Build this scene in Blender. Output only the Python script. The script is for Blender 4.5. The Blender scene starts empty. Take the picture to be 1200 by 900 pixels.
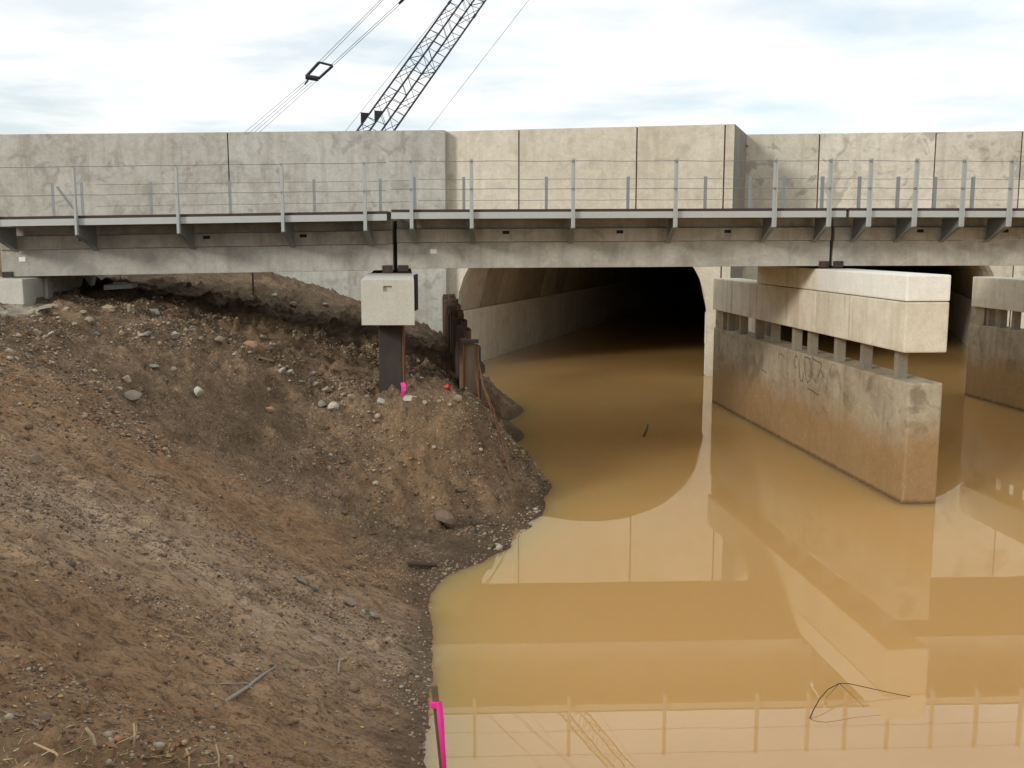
import bpy, bmesh, math, random
import numpy as np
from mathutils import Vector, Matrix

rnd = random.Random(7)
npr = np.random.RandomState(11)
sc = bpy.context.scene
COL = sc.collection

# ------------------------------------------------------------------ camera, sky, sun, exposure
F, CAM_H, HORIZON = 1200.0, 4.6, 282.0           # focal length in photo pixels, eye height over the water
PITCH = math.atan((450 - HORIZON) / F)
cam_d = bpy.data.cameras.new('camera'); cam = bpy.data.objects.new('camera', cam_d); COL.objects.link(cam)
cam_d.sensor_width = 36.0; cam_d.lens = 36.0 * F / 1200.0
cam_d.clip_start = 0.1; cam_d.clip_end = 3000
cam.location = (0, 0, CAM_H); cam.rotation_euler = (math.pi / 2 - PITCH, 0, 0)
sc.camera = cam

SUN_EL, SUN_AZ = math.radians(22), math.radians(229)      # azimuth clockwise from +Y: behind the camera, to the left
w = bpy.data.worlds.new('World'); sc.world = w; w.use_nodes = True
nt = w.node_tree; nt.nodes.clear()
def wn(t, **k):
    n = nt.nodes.new(t)
    for a, v in k.items(): setattr(n, a, v)
    return n
wo = wn('ShaderNodeOutputWorld'); bg1 = wn('ShaderNodeBackground'); bg2 = wn('ShaderNodeBackground'); mx = wn('ShaderNodeMixShader')
sky = wn('ShaderNodeTexSky', sky_type='NISHITA', sun_disc=False, sun_elevation=SUN_EL, sun_rotation=SUN_AZ)
nt.links.new(sky.outputs[0], bg1.inputs[0]); bg1.inputs[1].default_value = 0.13
tc = wn('ShaderNodeTexCoord'); sep = wn('ShaderNodeSeparateXYZ'); nt.links.new(tc.outputs['Generated'], sep.inputs[0])
ad = wn('ShaderNodeMath', operation='MAXIMUM'); nt.links.new(sep.outputs[2], ad.inputs[0]); ad.inputs[1].default_value = 0.02
ad2 = wn('ShaderNodeMath', operation='ADD'); nt.links.new(ad.outputs[0], ad2.inputs[0]); ad2.inputs[1].default_value = 0.10
dv = wn('ShaderNodeVectorMath', operation='DIVIDE'); cb = wn('ShaderNodeCombineXYZ')
for i in range(3): nt.links.new(ad2.outputs[0], cb.inputs[i])
nt.links.new(tc.outputs['Generated'], dv.inputs[0]); nt.links.new(cb.outputs[0], dv.inputs[1])
mp = wn('ShaderNodeMapping'); mp.inputs['Location'].default_value = (3.1, 1.7, 0); mp.inputs['Scale'].default_value = (0.75, 0.9, 0.0)
nt.links.new(dv.outputs[0], mp.inputs[0])
nz = wn('ShaderNodeTexNoise'); nz.inputs['Scale'].default_value = 1.1; nz.inputs['Detail'].default_value = 7; nz.inputs['Roughness'].default_value = 0.55
nz.inputs['Distortion'].default_value = 0.5
nt.links.new(mp.outputs[0], nz.inputs['Vector'])
rp = wn('ShaderNodeValToRGB'); rp.color_ramp.elements[0].position = 0.34; rp.color_ramp.elements[0].color = (.50, .50, .50, 1)
rp.color_ramp.elements[1].position = 0.52; rp.color_ramp.elements[1].color = (1, 1, 1, 1)
nt.links.new(nz.outputs['Fac'], rp.inputs[0]); nt.links.new(rp.outputs[0], mx.inputs[0])
nz2 = wn('ShaderNodeTexNoise'); nz2.inputs['Scale'].default_value = 1.9; nz2.inputs['Detail'].default_value = 6
nt.links.new(mp.outputs[0], nz2.inputs['Vector'])
rp2 = wn('ShaderNodeValToRGB'); rp2.color_ramp.elements[0].position = 0.34; rp2.color_ramp.elements[0].color = (.72, .79, .83, 1)
rp2.color_ramp.elements[1].position = 0.58; rp2.color_ramp.elements[1].color = (1.0, 0.995, 0.97, 1)
nt.links.new(nz2.outputs['Fac'], rp2.inputs[0]); nt.links.new(rp2.outputs[0], bg2.inputs[0]); bg2.inputs[1].default_value = 0.93
nt.links.new(bg1.outputs[0], mx.inputs[1]); nt.links.new(bg2.outputs[0], mx.inputs[2]); nt.links.new(mx.outputs[0], wo.inputs[0])

sd = bpy.data.lights.new('sun', 'SUN'); sd.energy = 1.5; sd.angle = math.radians(11); sd.color = (1.0, 0.95, 0.87)
so = bpy.data.objects.new('sun', sd); COL.objects.link(so)
sun_pos = Vector((math.cos(SUN_EL) * math.sin(SUN_AZ), math.cos(SUN_EL) * math.cos(SUN_AZ), math.sin(SUN_EL)))
so.rotation_euler = (-sun_pos).to_track_quat('-Z', 'Y').to_euler(); so.location = (0, -20, 30)
vs = sc.view_settings; vs.view_transform = 'Standard'; vs.look = 'None'; vs.exposure = 0.30; vs.gamma = 1.0
vs.use_curve_mapping = False
sc.render.engine = 'CYCLES'
sc.cycles.use_denoising = True; sc.cycles.max_bounces = 8; sc.cycles.caustics_reflective = False; sc.cycles.caustics_refractive = False

# ------------------------------------------------------------------ photo pixel -> ray
CO, SI = math.cos(PITCH), math.sin(PITCH)
def ray(px, py):
    u, v = (px - 600) / F, -(py - 450) / F
    return Vector((u, CO + v * SI, -SI + v * CO))
EYE = Vector((0, 0, CAM_H))
def at_y(px, py, y):
    r = ray(px, py); return EYE + r * (y / r.y)
def at_z(px, py, z=0.0):
    r = ray(px, py); return EYE + r * ((z - CAM_H) / r.z)
def on_plane(px, py, p, n):
    r = ray(px, py); return EYE + r * ((Vector(p) - EYE).dot(n) / r.dot(n))

# ------------------------------------------------------------------ materials
class N:
    """small node-tree writer"""
    def __init__(s, name):
        s.m = bpy.data.materials.new(name); s.m.use_nodes = True; s.t = s.m.node_tree
        s.b = s.t.nodes['Principled BSDF']; s.g = s.n('ShaderNodeNewGeometry')
    def n(s, t, **k):
        x = s.t.nodes.new(t)
        for a, v in k.items(): setattr(x, a, v)
        return x
    def l(s, a, b): s.t.links.new(a, b)
    def noise(s, scale, detail=4, rough=.55, stretch=(1, 1, 1), loc=(0, 0, 0), dist=0, vec=None):
        mp = s.n('ShaderNodeMapping'); mp.inputs['Scale'].default_value = stretch; mp.inputs['Location'].default_value = loc
        s.l(vec or s.g.outputs['Position'], mp.inputs[0])
        x = s.n('ShaderNodeTexNoise'); x.inputs['Scale'].default_value = scale; x.inputs['Detail'].default_value = detail
        x.inputs['Roughness'].default_value = rough; x.inputs['Distortion'].default_value = dist
        s.l(mp.outputs[0], x.inputs['Vector']); return x.outputs['Fac']
    def ramp(s, fac, *st):
        r = s.n('ShaderNodeValToRGB'); e = r.color_ramp.elements
        while len(e) < len(st): e.new(0.5)
        for k, (p, c) in enumerate(st):
            e[k].position = p; e[k].color = (*(c if hasattr(c, '__len__') else (c, c, c)), 1)
        s.l(fac, r.inputs[0]); return r.outputs[0]
    def mix(s, fac, a, b, mode='MIX'):
        x = s.n('ShaderNodeMix', data_type='RGBA', blend_type=mode)
        for sock, v in ((x.inputs[0], fac), (x.inputs[6], a), (x.inputs[7], b)):
            if hasattr(v, 'node'): s.l(v, sock)
            elif isinstance(v, (int, float)): sock.default_value = v
            else: sock.default_value = (*v, 1)
        return x.outputs[2]
    def math(s, op, a, b=0.0):
        x = s.n('ShaderNodeMath', operation=op)
        for sock, v in ((x.inputs[0], a), (x.inputs[1], b)):
            if hasattr(v, 'node'): s.l(v, sock)
            else: sock.default_value = v
        return x.outputs[0]
    def bump(s, h, strength=.3, dist=.02):
        x = s.n('ShaderNodeBump'); x.inputs['Strength'].default_value = strength; x.inputs['Distance'].default_value = dist
        s.l(h, x.inputs['Height']); s.l(x.outputs[0], s.b.inputs['Normal'])
    def col(s, c):
        if hasattr(c, 'node'): s.l(c, s.b.inputs['Base Color'])
        else: s.b.inputs['Base Color'].default_value = (*c, 1)
    def set(s, **k):
        for a, v in k.items(): s.b.inputs[a.replace('_', ' ')].default_value = v

def concrete(name, base, dark, stain=(.16, .12, .08), mottle=.5, streaks=.5, stains=.3, seed=0, blotch=1.0, rust=0.0, tide=None):
    m = N(name); L = (seed * 3.7, seed * 1.9, seed * 5.3)
    big = m.ramp(m.noise(.55 * blotch, 5, .6, loc=L), (.36, 0), (.66, 1))
    c = m.mix(m.math('MULTIPLY', big, mottle), base, dark)
    mid = m.ramp(m.noise(2.6, 6, .65, loc=L, dist=.6), (.40, 1), (.60, 0))
    c = m.mix(m.math('MULTIPLY', mid, mottle * .45), c, tuple(min(1, x * 1.22) for x in base))
    st = m.ramp(m.noise(2.2, 5, .6, stretch=(1.6, 1.6, .12), loc=L), (.50, 0), (.72, 1))
    c = m.mix(m.math('MULTIPLY', st, streaks), c, stain)
    bl = m.ramp(m.noise(1.3, 4, .5, loc=(L[1], L[2], L[0]), dist=1.2), (.57, 0), (.64, 1))
    c = m.mix(m.math('MULTIPLY', bl, stains), c, tuple(x * .62 for x in dark))
    if rust:
        rs = m.ramp(m.noise(3.1, 4, .6, stretch=(1.2, 1.2, .07), loc=(L[2], 0, L[0])), (.60, 0), (.70, 1))
        c = m.mix(m.math('MULTIPLY', rs, rust), c, (.17, .075, .03))
    if tide:                                        # old mud line left by high water: (height, colour, amount)
        z0, tcol, amt = tide
        sx = m.n('ShaderNodeSeparateXYZ'); m.l(m.g.outputs['Position'], sx.inputs[0])
        wob = m.math('MULTIPLY', m.noise(.9, 4, .6, loc=L), 1.1)
        t = m.math('SUBTRACT', z0 + .55, m.math('ADD', sx.outputs[2], m.math('SUBTRACT', wob, .0)))
        t = m.n('ShaderNodeMapRange'); 
        src = m.math('ADD', sx.outputs[2], wob)
        m.l(src, t.inputs[0]); t.inputs[1].default_value = z0 + .95; t.inputs[2].default_value = z0 + .25
        t.inputs[3].default_value = 0; t.inputs[4].default_value = amt
        c = m.mix(t.outputs[0], c, tcol)
        w_ = m.n('ShaderNodeMapRange'); m.l(m.math('ADD', sx.outputs[2], m.math('MULTIPLY', m.noise(6, 3), .08)), w_.inputs[0])
        w_.inputs[1].default_value = .13; w_.inputs[2].default_value = .06; w_.inputs[3].default_value = 0; w_.inputs[4].default_value = .75
        c = m.mix(w_.outputs[0], c, (.07, .045, .025))
    md9 = m.ramp(m.noise(7.5, 8, .78, loc=(L[2], L[1], L[0]), dist=.4), (.46, 0), (.66, 1))
    c = m.mix(m.math('MULTIPLY', md9, .30 * mottle), c, tuple(x * .66 for x in dark))
    lt9 = m.ramp(m.noise(5.2, 8, .75, loc=(L[1], L[0], L[2])), (.56, 0), (.68, 1))
    c = m.mix(m.math('MULTIPLY', lt9, .28 * mottle), c, tuple(min(.9, x * 1.3) for x in base))
    fine = m.noise(34, 4, .7)
    c = m.mix(m.ramp(fine, (.35, .22), (.55, 0)), c, tuple(x * .5 for x in dark))
    oi = m.n('ShaderNodeObjectInfo'); tone = m.ramp(oi.outputs['Random'], (0, (.90, .89, .87)), (1, (1.06, 1.06, 1.06)))   # each casting has its own tone
    c = m.mix(1.0, c, tone, 'MULTIPLY')
    m.col(c); m.set(Roughness=.85, Specular_IOR_Level=.25)
    m.bump(m.math('ADD', m.math('MULTIPLY', m.noise(55, 5, .7), .35), m.noise(4, 5, .6)), .28, .02)
    return m.m

M = {}
M['wall_grey'] = concrete('headwall_concrete_grey', (.465, .465, .425), (.32, .31, .27), (.24, .215, .165), 1.0, .42, .42, 1, .8)
M['wall_warm'] = concrete('headwall_concrete_warm', (.62, .58, .485), (.50, .455, .365), (.40, .335, .245), .85, .36, .22, 2)
M['wall_stained'] = concrete('headwall_concrete_stained', (.61, .585, .505), (.44, .41, .335), (.29, .245, .175), .9, .34, .62, 3, 1.1)
M['barrel'] = concrete('culvert_concrete', (.50, .455, .37), (.37, .325, .25), (.26, .20, .14), .7, .4, .3, 4)
M['barrel_b'] = concrete('culvert_concrete_darker', (.40, .36, .285), (.29, .25, .19), (.20, .15, .10), .7, .4, .3, 15)
M['barrel_leg'] = concrete('culvert_leg_concrete', (.74, .72, .655), (.63, .60, .525), (.42, .36, .28), .7, .35, .25, 5)
M['girder'] = concrete('girder_concrete', (.48, .465, .42), (.345, .33, .285), (.22, .195, .155), 1.0, .45, .30, 6, 1.6)
M['girder_band'] = concrete('girder_band_concrete', (.50, .475, .42), (.36, .335, .28), (.23, .18, .13), 1.0, .55, .35, 7, 1.6, rust=.3)
M['pier'] = concrete('pier_wall_concrete', (.44, .385, .29), (.27, .22, .15), (.14, .11, .07), 1.0, .40, .60, 8, 1.5, tide=(1.15, (.34, .205, .082), .85))
M['cap_old'] = concrete('pier_cap_concrete', (.74, .695, .58), (.63, .575, .455), (.45, .33, .21), .8, .40, .12, 9, 1.6, rust=.45)
M['cap_box'] = concrete('bent_cap_concrete', (.56, .55, .49), (.48, .465, .405), (.42, .40, .34), .5, .22, .05, 14, 1.4)
M['cap_new'] = concrete('new_cap_concrete', (.80, .785, .72), (.72, .70, .63), (.63, .60, .53), .5, .25, .05, 10, 1.4)
M['stub'] = concrete('shaded_stub_concrete', (.30, .27, .22), (.20, .175, .135), (.12, .09, .065), .6, .4, .2, 11)  # darkened grey: shade between the columns is put into this colour
M['return'] = concrete('shaded_return_wall_concrete', (.27, .27, .255), (.20, .195, .175), (.17, .155, .13), .8, .4, .2, 13)  # darker, cooler than the headwalls: shade of the side faces put into the colour
M['slab'] = concrete('slab_concrete', (.36, .32, .25), (.28, .235, .17), (.25, .18, .11), .8, .1, .2, 12)

def metal(name, col, rough=.5, metallic=.0, var=.25, scale=6):
    m = N(name); c = m.mix(m.math('MULTIPLY', m.noise(scale, 5, .6), var * 2), col, tuple(x * .55 for x in col))
    m.col(c); m.set(Roughness=rough, Metallic=metallic); return m.m
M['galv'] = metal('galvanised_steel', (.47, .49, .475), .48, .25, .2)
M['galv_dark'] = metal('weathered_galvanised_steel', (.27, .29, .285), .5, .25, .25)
M['cable'] = metal('wire_rope', (.20, .21, .21), .5, .3)
M['sealant'] = metal('brown_joint_sealant', (.10, .075, .048), .9)
M['black'] = metal('dark_gap_black', (.012, .011, .010), .8)  # near-black: the dark inside gaps and drain holes put into the colour
M['timber_dark'] = metal('dark_brown_timber', (.055, .033, .030), .8, 0, .35, 9)
M['crane'] = metal('dark_crane_steel', (.022, .020, .034), .45, .2, .2)
M['crane_body'] = metal('crane_body_paint', (.30, .20, .03), .45, .0, .2)
M['glass'] = metal('cab_glass', (.02, .03, .04), .1)
M['rope'] = metal('crane_rope', (.10, .10, .115), .6)
def rust(name, a, b, c):
    m = N(name)
    k = m.mix(m.ramp(m.noise(5, 6, .65, stretch=(1, 1, .35)), (.35, 0), (.65, 1)), a, b)
    k = m.mix(m.ramp(m.noise(2.2, 5, .6, loc=(4, 2, 8), stretch=(1.5, 1.5, .2)), (.52, 0), (.68, 1)), k, c)
    m.col(k); m.set(Roughness=.85); m.bump(m.noise(60, 4, .7), .4, .01); return m.m
M['rust'] = rust('rusty_sheet_steel', (.060, .034, .024), (.125, .072, .046), (.24, .125, .055))
M['rust_pale'] = rust('muddy_sheet_steel', (.17, .125, .085), (.23, .175, .12), (.20, .10, .045))
M['rust_dark'] = rust('dark_pile_steel', (.030, .026, .024), (.050, .036, .029), (.105, .048, .024))
M['rust_edge'] = rust('bright_rust_steel', (.11, .045, .024), (.18, .08, .035), (.26, .12, .05))
def plain(name, col, rough=.8):
    m = N(name); m.col(col); m.set(Roughness=rough); return m.m
M['pink'] = plain('pink_flagging_tape', (.90, .045, .36), .45)
M['red'] = plain('red_plastic', (.55, .035, .03), .5)
M['white'] = plain('pale_tag', (.85, .85, .80))
M['graffiti'] = plain('black_spray_paint', (.10, .098, .08))
def wood(name, a, b):
    m = N(name); m.col(m.mix(m.noise(14, 5, .6), a, b)); m.set(Roughness=.9); m.bump(m.noise(80, 3), .3, .005); return m.m
M['lath'] = wood('weathered_lath_wood', (.20, .145, .075), (.105, .075, .04))
M['branch'] = wood('bleached_branch_wood', (.33, .30, .255), (.20, .175, .145))
M['twig'] = wood('dark_twig_wood', (.10, .065, .04), (.045, .03, .02))
M['plank'] = wood('brown_plank_wood', (.20, .115, .065), (.12, .07, .04))
M['darkplank'] = wood('soaked_plank_wood', (.035, .022, .016), (.06, .038, .025))
M['board'] = wood('grey_board', (.75, .75, .72), (.55, .55, .53))

def vcol_mat(name, attr='col', rough=.9, bump=None):
    m = N(name); a = m.n('ShaderNodeAttribute'); a.attribute_name = attr
    c = m.mix(m.math('MULTIPLY', m.noise(26, 4, .6), .55), a.outputs['Color'], (.15, .105, .065))
    m.col(c); m.set(Roughness=rough)
    if bump: m.bump(m.noise(bump, 4, .7), .35, .01)
    return m.m
M['pebble'] = vcol_mat('mixed_gravel', bump=None)
def stone_mat(name, col):
    m = N(name)
    c = m.mix(m.noise(9, 5, .65), col, tuple(x * .55 for x in col))
    c = m.mix(m.ramp(m.noise(3.5, 4, .6, loc=(5, 1, 2)), (.5, 0), (.68, .8)), c, (.20, .145, .095))
    m.col(c); m.set(Roughness=.9); m.bump(m.noise(38, 5, .7), .5, .015); return m.m
M['st_tan'] = stone_mat('tan_stone', (.40, .33, .215)); M['st_white'] = stone_mat('white_stone', (.55, .52, .44))
M['st_grey'] = stone_mat('grey_stone', (.27, .25, .21)); M['st_pink'] = stone_mat('pinkish_stone', (.48, .29, .17))
M['st_brown'] = stone_mat('brown_stone', (.23, .155, .105))

# terrain: brown mud, with gravelly and wet zones given by per-vertex masks
m = N('bank_earth')
ag = m.n('ShaderNodeAttribute'); ag.attribute_name = 'gravel'; aw = m.n('ShaderNodeAttribute'); aw.attribute_name = 'wet'
ac = m.n('ShaderNodeAttribute'); ac.attribute_name = 'clay'
mud = m.mix(m.ramp(m.noise(1.1, 6, .62, stretch=(.45, 1.4, 1)), (.34, 0), (.66, 1)), (.34, .230, .136), (.51, .365, .235))
mud = m.mix(m.ramp(m.noise(5.5, 6, .7, stretch=(.30, 1.6, 1), dist=.4), (.50, 0), (.68, .8)), mud, (.125, .085, .053))
mud = m.mix(m.ramp(m.noise(3.4, 6, .7, stretch=(.25, 1.5, 1), loc=(7, 3, 1)), (.55, 0), (.70, .7)), mud, (.46, .375, .285))
mud = m.mix(m.ramp(m.noise(24, 6, .8, stretch=(.7, 1.3, 1)), (.50, 0), (.64, .7)), mud, (.110, .072, .044))
mud = m.mix(m.ramp(m.noise(31, 6, .8, loc=(2, 5, 7)), (.56, 0), (.66, .65)), mud, (.50, .42, .31))
grv = m.mix(m.ramp(m.noise(2.4, 6, .7), (.36, 0), (.64, 1)), (.150, .094, .050), (.31, .200, .110))
grv = m.mix(m.ramp(m.noise(7.5, 6, .75, loc=(3, 9, 2)), (.50, 0), (.66, .8)), grv, (.21, .155, .10))
grv = m.mix(m.ramp(m.noise(1.5, 5, .6, loc=(8, 2, 6)), (.54, 0), (.70, .6)), grv, (.185, .115, .065))
grv = m.mix(m.ramp(m.noise(27, 6, .8), (.48, 0), (.60, .75)), grv, (.065, .044, .028))
grv = m.mix(m.ramp(m.noise(36, 5, .8, loc=(2, 5, 7)), (.57, 0), (.66, .8)), grv, (.42, .35, .25))
vo = m.n('ShaderNodeTexVoronoi'); vo.inputs['Scale'].default_value = 26; vo.inputs['Randomness'].default_value = 1
m.l(m.g.outputs['Position'], vo.inputs['Vector'])
sx = m.n('ShaderNodeSeparateXYZ'); m.l(vo.outputs['Color'], sx.inputs[0])
pick = m.math('GREATER_THAN', sx.outputs[0], .72)
inside = m.math('LESS_THAN', vo.outputs['Distance'], .33)
spk = m.mix(sx.outputs[1], (.10, .085, .07), (.50, .44, .34))
grv = m.mix(m.math('MULTIPLY', m.math('MULTIPLY', pick, inside), .9), grv, spk)
grv = m.mix(m.ramp(m.noise(.75, 5, .65, loc=(1, 4, 2), dist=.5), (.46, 0), (.62, .6)), grv, (.095, .060, .033))
grv = m.mix(m.ramp(m.noise(.9, 5, .65, loc=(6, 1, 3), dist=.5), (.55, 0), (.68, .5)), grv, (.37, .25, .14))
ad_ = m.n('ShaderNodeAttribute'); ad_.attribute_name = 'dry'
mud = m.mix(m.ramp(m.noise(11, 8, .82, stretch=(.6, 1.3, 1), loc=(4, 4, 4)), (.52, 0), (.58, .75)), mud, (.105, .066, .038))
mud = m.mix(m.ramp(m.noise(13, 8, .82, stretch=(.6, 1.3, 1), loc=(9, 1, 6)), (.59, 0), (.64, .7)), mud, (.47, .375, .27))
grv = m.mix(m.ramp(m.noise(12, 8, .85, loc=(1, 8, 3)), (.53, 0), (.58, .7)), grv, (.065, .041, .023))
grv = m.mix(m.ramp(m.noise(14, 8, .85, loc=(5, 2, 9)), (.60, 0), (.64, .75)), grv, (.40, .32, .22))
damp = m.mix(1.0, mud, (.80, .67, .56), 'MULTIPLY')
mud = m.mix(ad_.outputs['Fac'], damp, mud)
c = m.mix(ag.outputs['Fac'], mud, grv)
cly = m.mix(m.ramp(m.noise(3.2, 6, .7), (.35, 0), (.65, 1)), (.36, .225, .122), (.21, .128, .068))
cly = m.mix(m.ramp(m.noise(18, 6, .8), (.50, 0), (.62, .7)), cly, (.085, .053, .028))
c = m.mix(ac.outputs['Fac'], c, cly)
c = m.mix(m.math('MULTIPLY', aw.outputs['Fac'], .62), c, (.060, .040, .026))
m.col(c); m.set(Roughness=.88, Specular_IOR_Level=.3)
hb = m.math('ADD', m.math('MULTIPLY', m.noise(30, 6, .75), .6), m.noise(7, 6, .7, stretch=(.5, 1.2, 1)))
m.bump(hb, .8, .07)
M['earth'] = m.m
# muddy, still water
m = N('muddy_water')
c = m.mix(m.ramp(m.noise(.16, 3, .5), (.35, 0), (.65, 1)), (.515, .308, .116), (.54, .325, .126))
m.col(c); m.set(Roughness=.0, IOR=1.6, Specular_IOR_Level=.5, Subsurface_Weight=1.0, Subsurface_Scale=4.0, Subsurface_Radius=(1.0, .42, .16))
m.bump(m.math('ADD', m.noise(1.2, 2, .5), m.math('MULTIPLY', m.noise(7, 2, .5), .06)), .022, .02)
M['water'] = m.m
M['fill'] = stone_mat('roadside_fill', (.16, .13, .09))
m = N('leaf_litter_mat'); a = m.n('ShaderNodeAttribute'); a.attribute_name = 'col'; m.col(a.outputs['Color']); m.set(Roughness=.8); M['leaf'] = m.m

# ------------------------------------------------------------------ object helpers
def thing(name, loc, label, cat, group=None, kind=None):
    o = bpy.data.objects.new(name, None); COL.objects.link(o); o.location = loc; o.empty_display_size = .3
    o['label'] = label; o['category'] = cat
    if group: o['group'] = group
    if kind: o['kind'] = kind
    return o
def root_of(p):
    v = Vector((0, 0, 0))
    while p is not None: v += p.location; p = p.parent
    return v
def emit(name, verts, faces, mat, parent=None, smooth=False, label=None):
    """one mesh object from WORLD-space vertices; children are stored relative to their thing's base"""
    me = bpy.data.meshes.new(name); vv = [Vector(v) for v in verts]
    if parent is not None: base = root_of(parent)
    else:
        lo = [min(v[i] for v in vv) for i in range(3)]; hi = [max(v[i] for v in vv) for i in range(3)]
        base = Vector(((lo[0] + hi[0]) / 2, (lo[1] + hi[1]) / 2, lo[2]))
    me.from_pydata([tuple(v - base) for v in vv], [], faces); me.materials.append(mat); me.update()
    if smooth: me.polygons.foreach_set('use_smooth', [True] * len(me.polygons))
    o = bpy.data.objects.new(name, me); COL.objects.link(o)
    if parent is not None: o.parent = parent
    else: o.location = base
    if label: o['label'] = label
    return o
def tag(o, label, cat, group=None, kind=None):
    o['label'] = label; o['category'] = cat
    if group: o['group'] = group
    if kind: o['kind'] = kind
    return o
BF = [(0, 3, 2, 1), (4, 5, 6, 7), (0, 1, 5, 4), (1, 2, 6, 5), (2, 3, 7, 6), (3, 0, 4, 7)]
def hexa(p8, bevel=0.0):
    """8 corners (bottom ring ccw, top ring ccw) -> bevelled verts, faces"""
    if not bevel: return [Vector(p) for p in p8], BF
    bm = bmesh.new(); vs_ = [bm.verts.new(p) for p in p8]
    for f in BF: bm.faces.new([vs_[i] for i in f])
    bmesh.ops.bevel(bm, geom=bm.edges[:], offset=bevel, segments=2, profile=.6, affect='EDGES')
    bm.verts.index_update(); r = ([v.co.copy() for v in bm.verts], [tuple(v.index for v in f.verts) for f in bm.faces]); bm.free(); return r
def box8(o, a, b, c):
    o, a, b, c = map(Vector, (o, a, b, c)); return [o, o + a, o + a + b, o + b, o + c, o + a + c, o + a + b + c, o + b + c]
def merge(parts):
    V, Fs = [], []
    for v, f in parts:
        k = len(V); V += list(v); Fs += [tuple(i + k for i in q) for q in f]
    return V, Fs
def tube(pts, r, seg=6, r1=None, close=True):
    pts = [Vector(p) for p in pts]; V, Fs = [], []; n = len(pts)
    for i, p in enumerate(pts):
        d = (pts[min(i + 1, n - 1)] - pts[max(i - 1, 0)]).normalized()
        up = Vector((0, 0, 1)) if abs(d.z) < .95 else Vector((1, 0, 0))
        a = d.cross(up).normalized(); b = a.cross(d)
        rr = r if r1 is None else r + (r1 - r) * i / max(1, n - 1)
        for k in range(seg):
            t = 2 * math.pi * k / seg; V.append(p + (a * math.cos(t) + b * math.sin(t)) * rr)
    for i in range(n - 1):
        for k in range(seg):
            q = (k + 1) % seg; Fs.append((i * seg + k, i * seg + q, (i + 1) * seg + q, (i + 1) * seg + k))
    if close: Fs += [tuple(range(seg))[::-1], tuple((n - 1) * seg + k for k in range(seg))]
    return V, Fs
def prism(poly, ext):
    """closed planar polygon (world points) extruded by vector ext"""
    n = len(poly); V = [Vector(p) for p in poly] + [Vector(p) + Vector(ext) for p in poly]
    return V, [tuple(range(n))[::-1], tuple(range(n, 2 * n))] + [(i, (i + 1) % n, n + (i + 1) % n, n + i) for i in range(n)]

# ------------------------------------------------------------------ terrain height field
def vnoise(x, y, seed):
    r = np.random.RandomState(seed).rand(256, 256)
    xi, yi = np.floor(x).astype(int), np.floor(y).astype(int); fx, fy = x - xi, y - yi
    fx, fy = fx * fx * (3 - 2 * fx), fy * fy * (3 - 2 * fy)
    g = lambda a, b: r[a % 256, b % 256]
    return (g(xi, yi) * (1 - fx) + g(xi + 1, yi) * fx) * (1 - fy) + (g(xi, yi + 1) * (1 - fx) + g(xi + 1, yi + 1) * fx) * fy - .5
def fbm(x, y, seed, oct=5, gain=.5):
    s = 0; a = 1.
    for k in range(oct): s = s + a * vnoise(x * 2 ** k + k * 17.3, y * 2 ** k + k * 9.1, seed + k); a *= gain
    return s
XE = -1.05
def on_slope(px, py):                              # foreground bank: falls 1 in 2 towards the water
    r = ray(px, py); k = (.5 * XE - CAM_H) / (r.z + .5 * r.x); return EYE + r * k
CP = []
edge_px = [(500, 900), (503, 850), (506, 800), (507, 740), (507, 692), (532, 670), (562, 660), (597, 641), (620, 619), (638, 601)]
side_px = [(637, 582), (618, 552), (602, 522), (592, 496), (579, 466), (566, 438)]
for p in edge_px:
    q = at_z(*p); CP.append(q); CP.append(q + Vector((.8, -.15, -.30)))
for p in side_px:
    q = at_z(*p); CP.append(q); CP.append(q + Vector((.8, 0, -.35)))
for p in [(480, 471, 17.4), (520, 472, 17.5), (548, 478, 17.6), (430, 478, 17.4), (500, 463, 18.3), (480, 500, 17.05), (520, 505, 17.1), (556, 512, 17.3), (548, 560, 16.9), (585, 560, 17.35), (520, 560, 16.7), (480, 560, 16.45), (480, 630, 15.0),
          (540, 620, 15.7), (590, 612, 16.3), (430, 505, 17.0), (430, 560, 16.2), (400, 510, 17.0), (380, 470, 18.0), (300, 480, 16.8), (300, 540, 15.0), (300, 600, 13.4), (400, 600, 14.6), (420, 650, 13.6),
          (20, 372, 17.6), (150, 378, 18.2), (230, 400, 18.3), (300, 430, 18.2), (20, 358, 20.4), (100, 352, 21.5), (160, 352, 22), (250, 365, 22.4), (330, 385, 22.4),
          (400, 397, 23), (440, 426, 21.2), (510, 432, 21.2), (470, 455, 18.9), (535, 466, 18.6), (520, 412, 24), (350, 425, 20), (290, 405, 20.3), (200, 374, 20.4),
          (556, 486, 18.4), (574, 506, 18.4), (562, 470, 19.3),
          (310, 322, 30), (400, 352, 31), (480, 380, 33.5), (230, 312, 30), (500, 398, 27), (350, 362, 26.5), (270, 340, 26.5), (180, 325, 26.5), (520, 395, 29)]:
    CP.append(at_y(*p))
for p in [(0, 400), (0, 480), (0, 560), (0, 650), (0, 740), (0, 820), (120, 440), (150, 560), (150, 650), (150, 740), (160, 820), (280, 650), (300, 740), (310, 840), (400, 720), (410, 790), (420, 870)]:
    CP.append(on_slope(*p))
for p in [(-20, 858, 5.3), (60, 864, 5.2), (150, 872, 5.1), (270, 908, 4.7)]: CP.append(at_y(*p))
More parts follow.
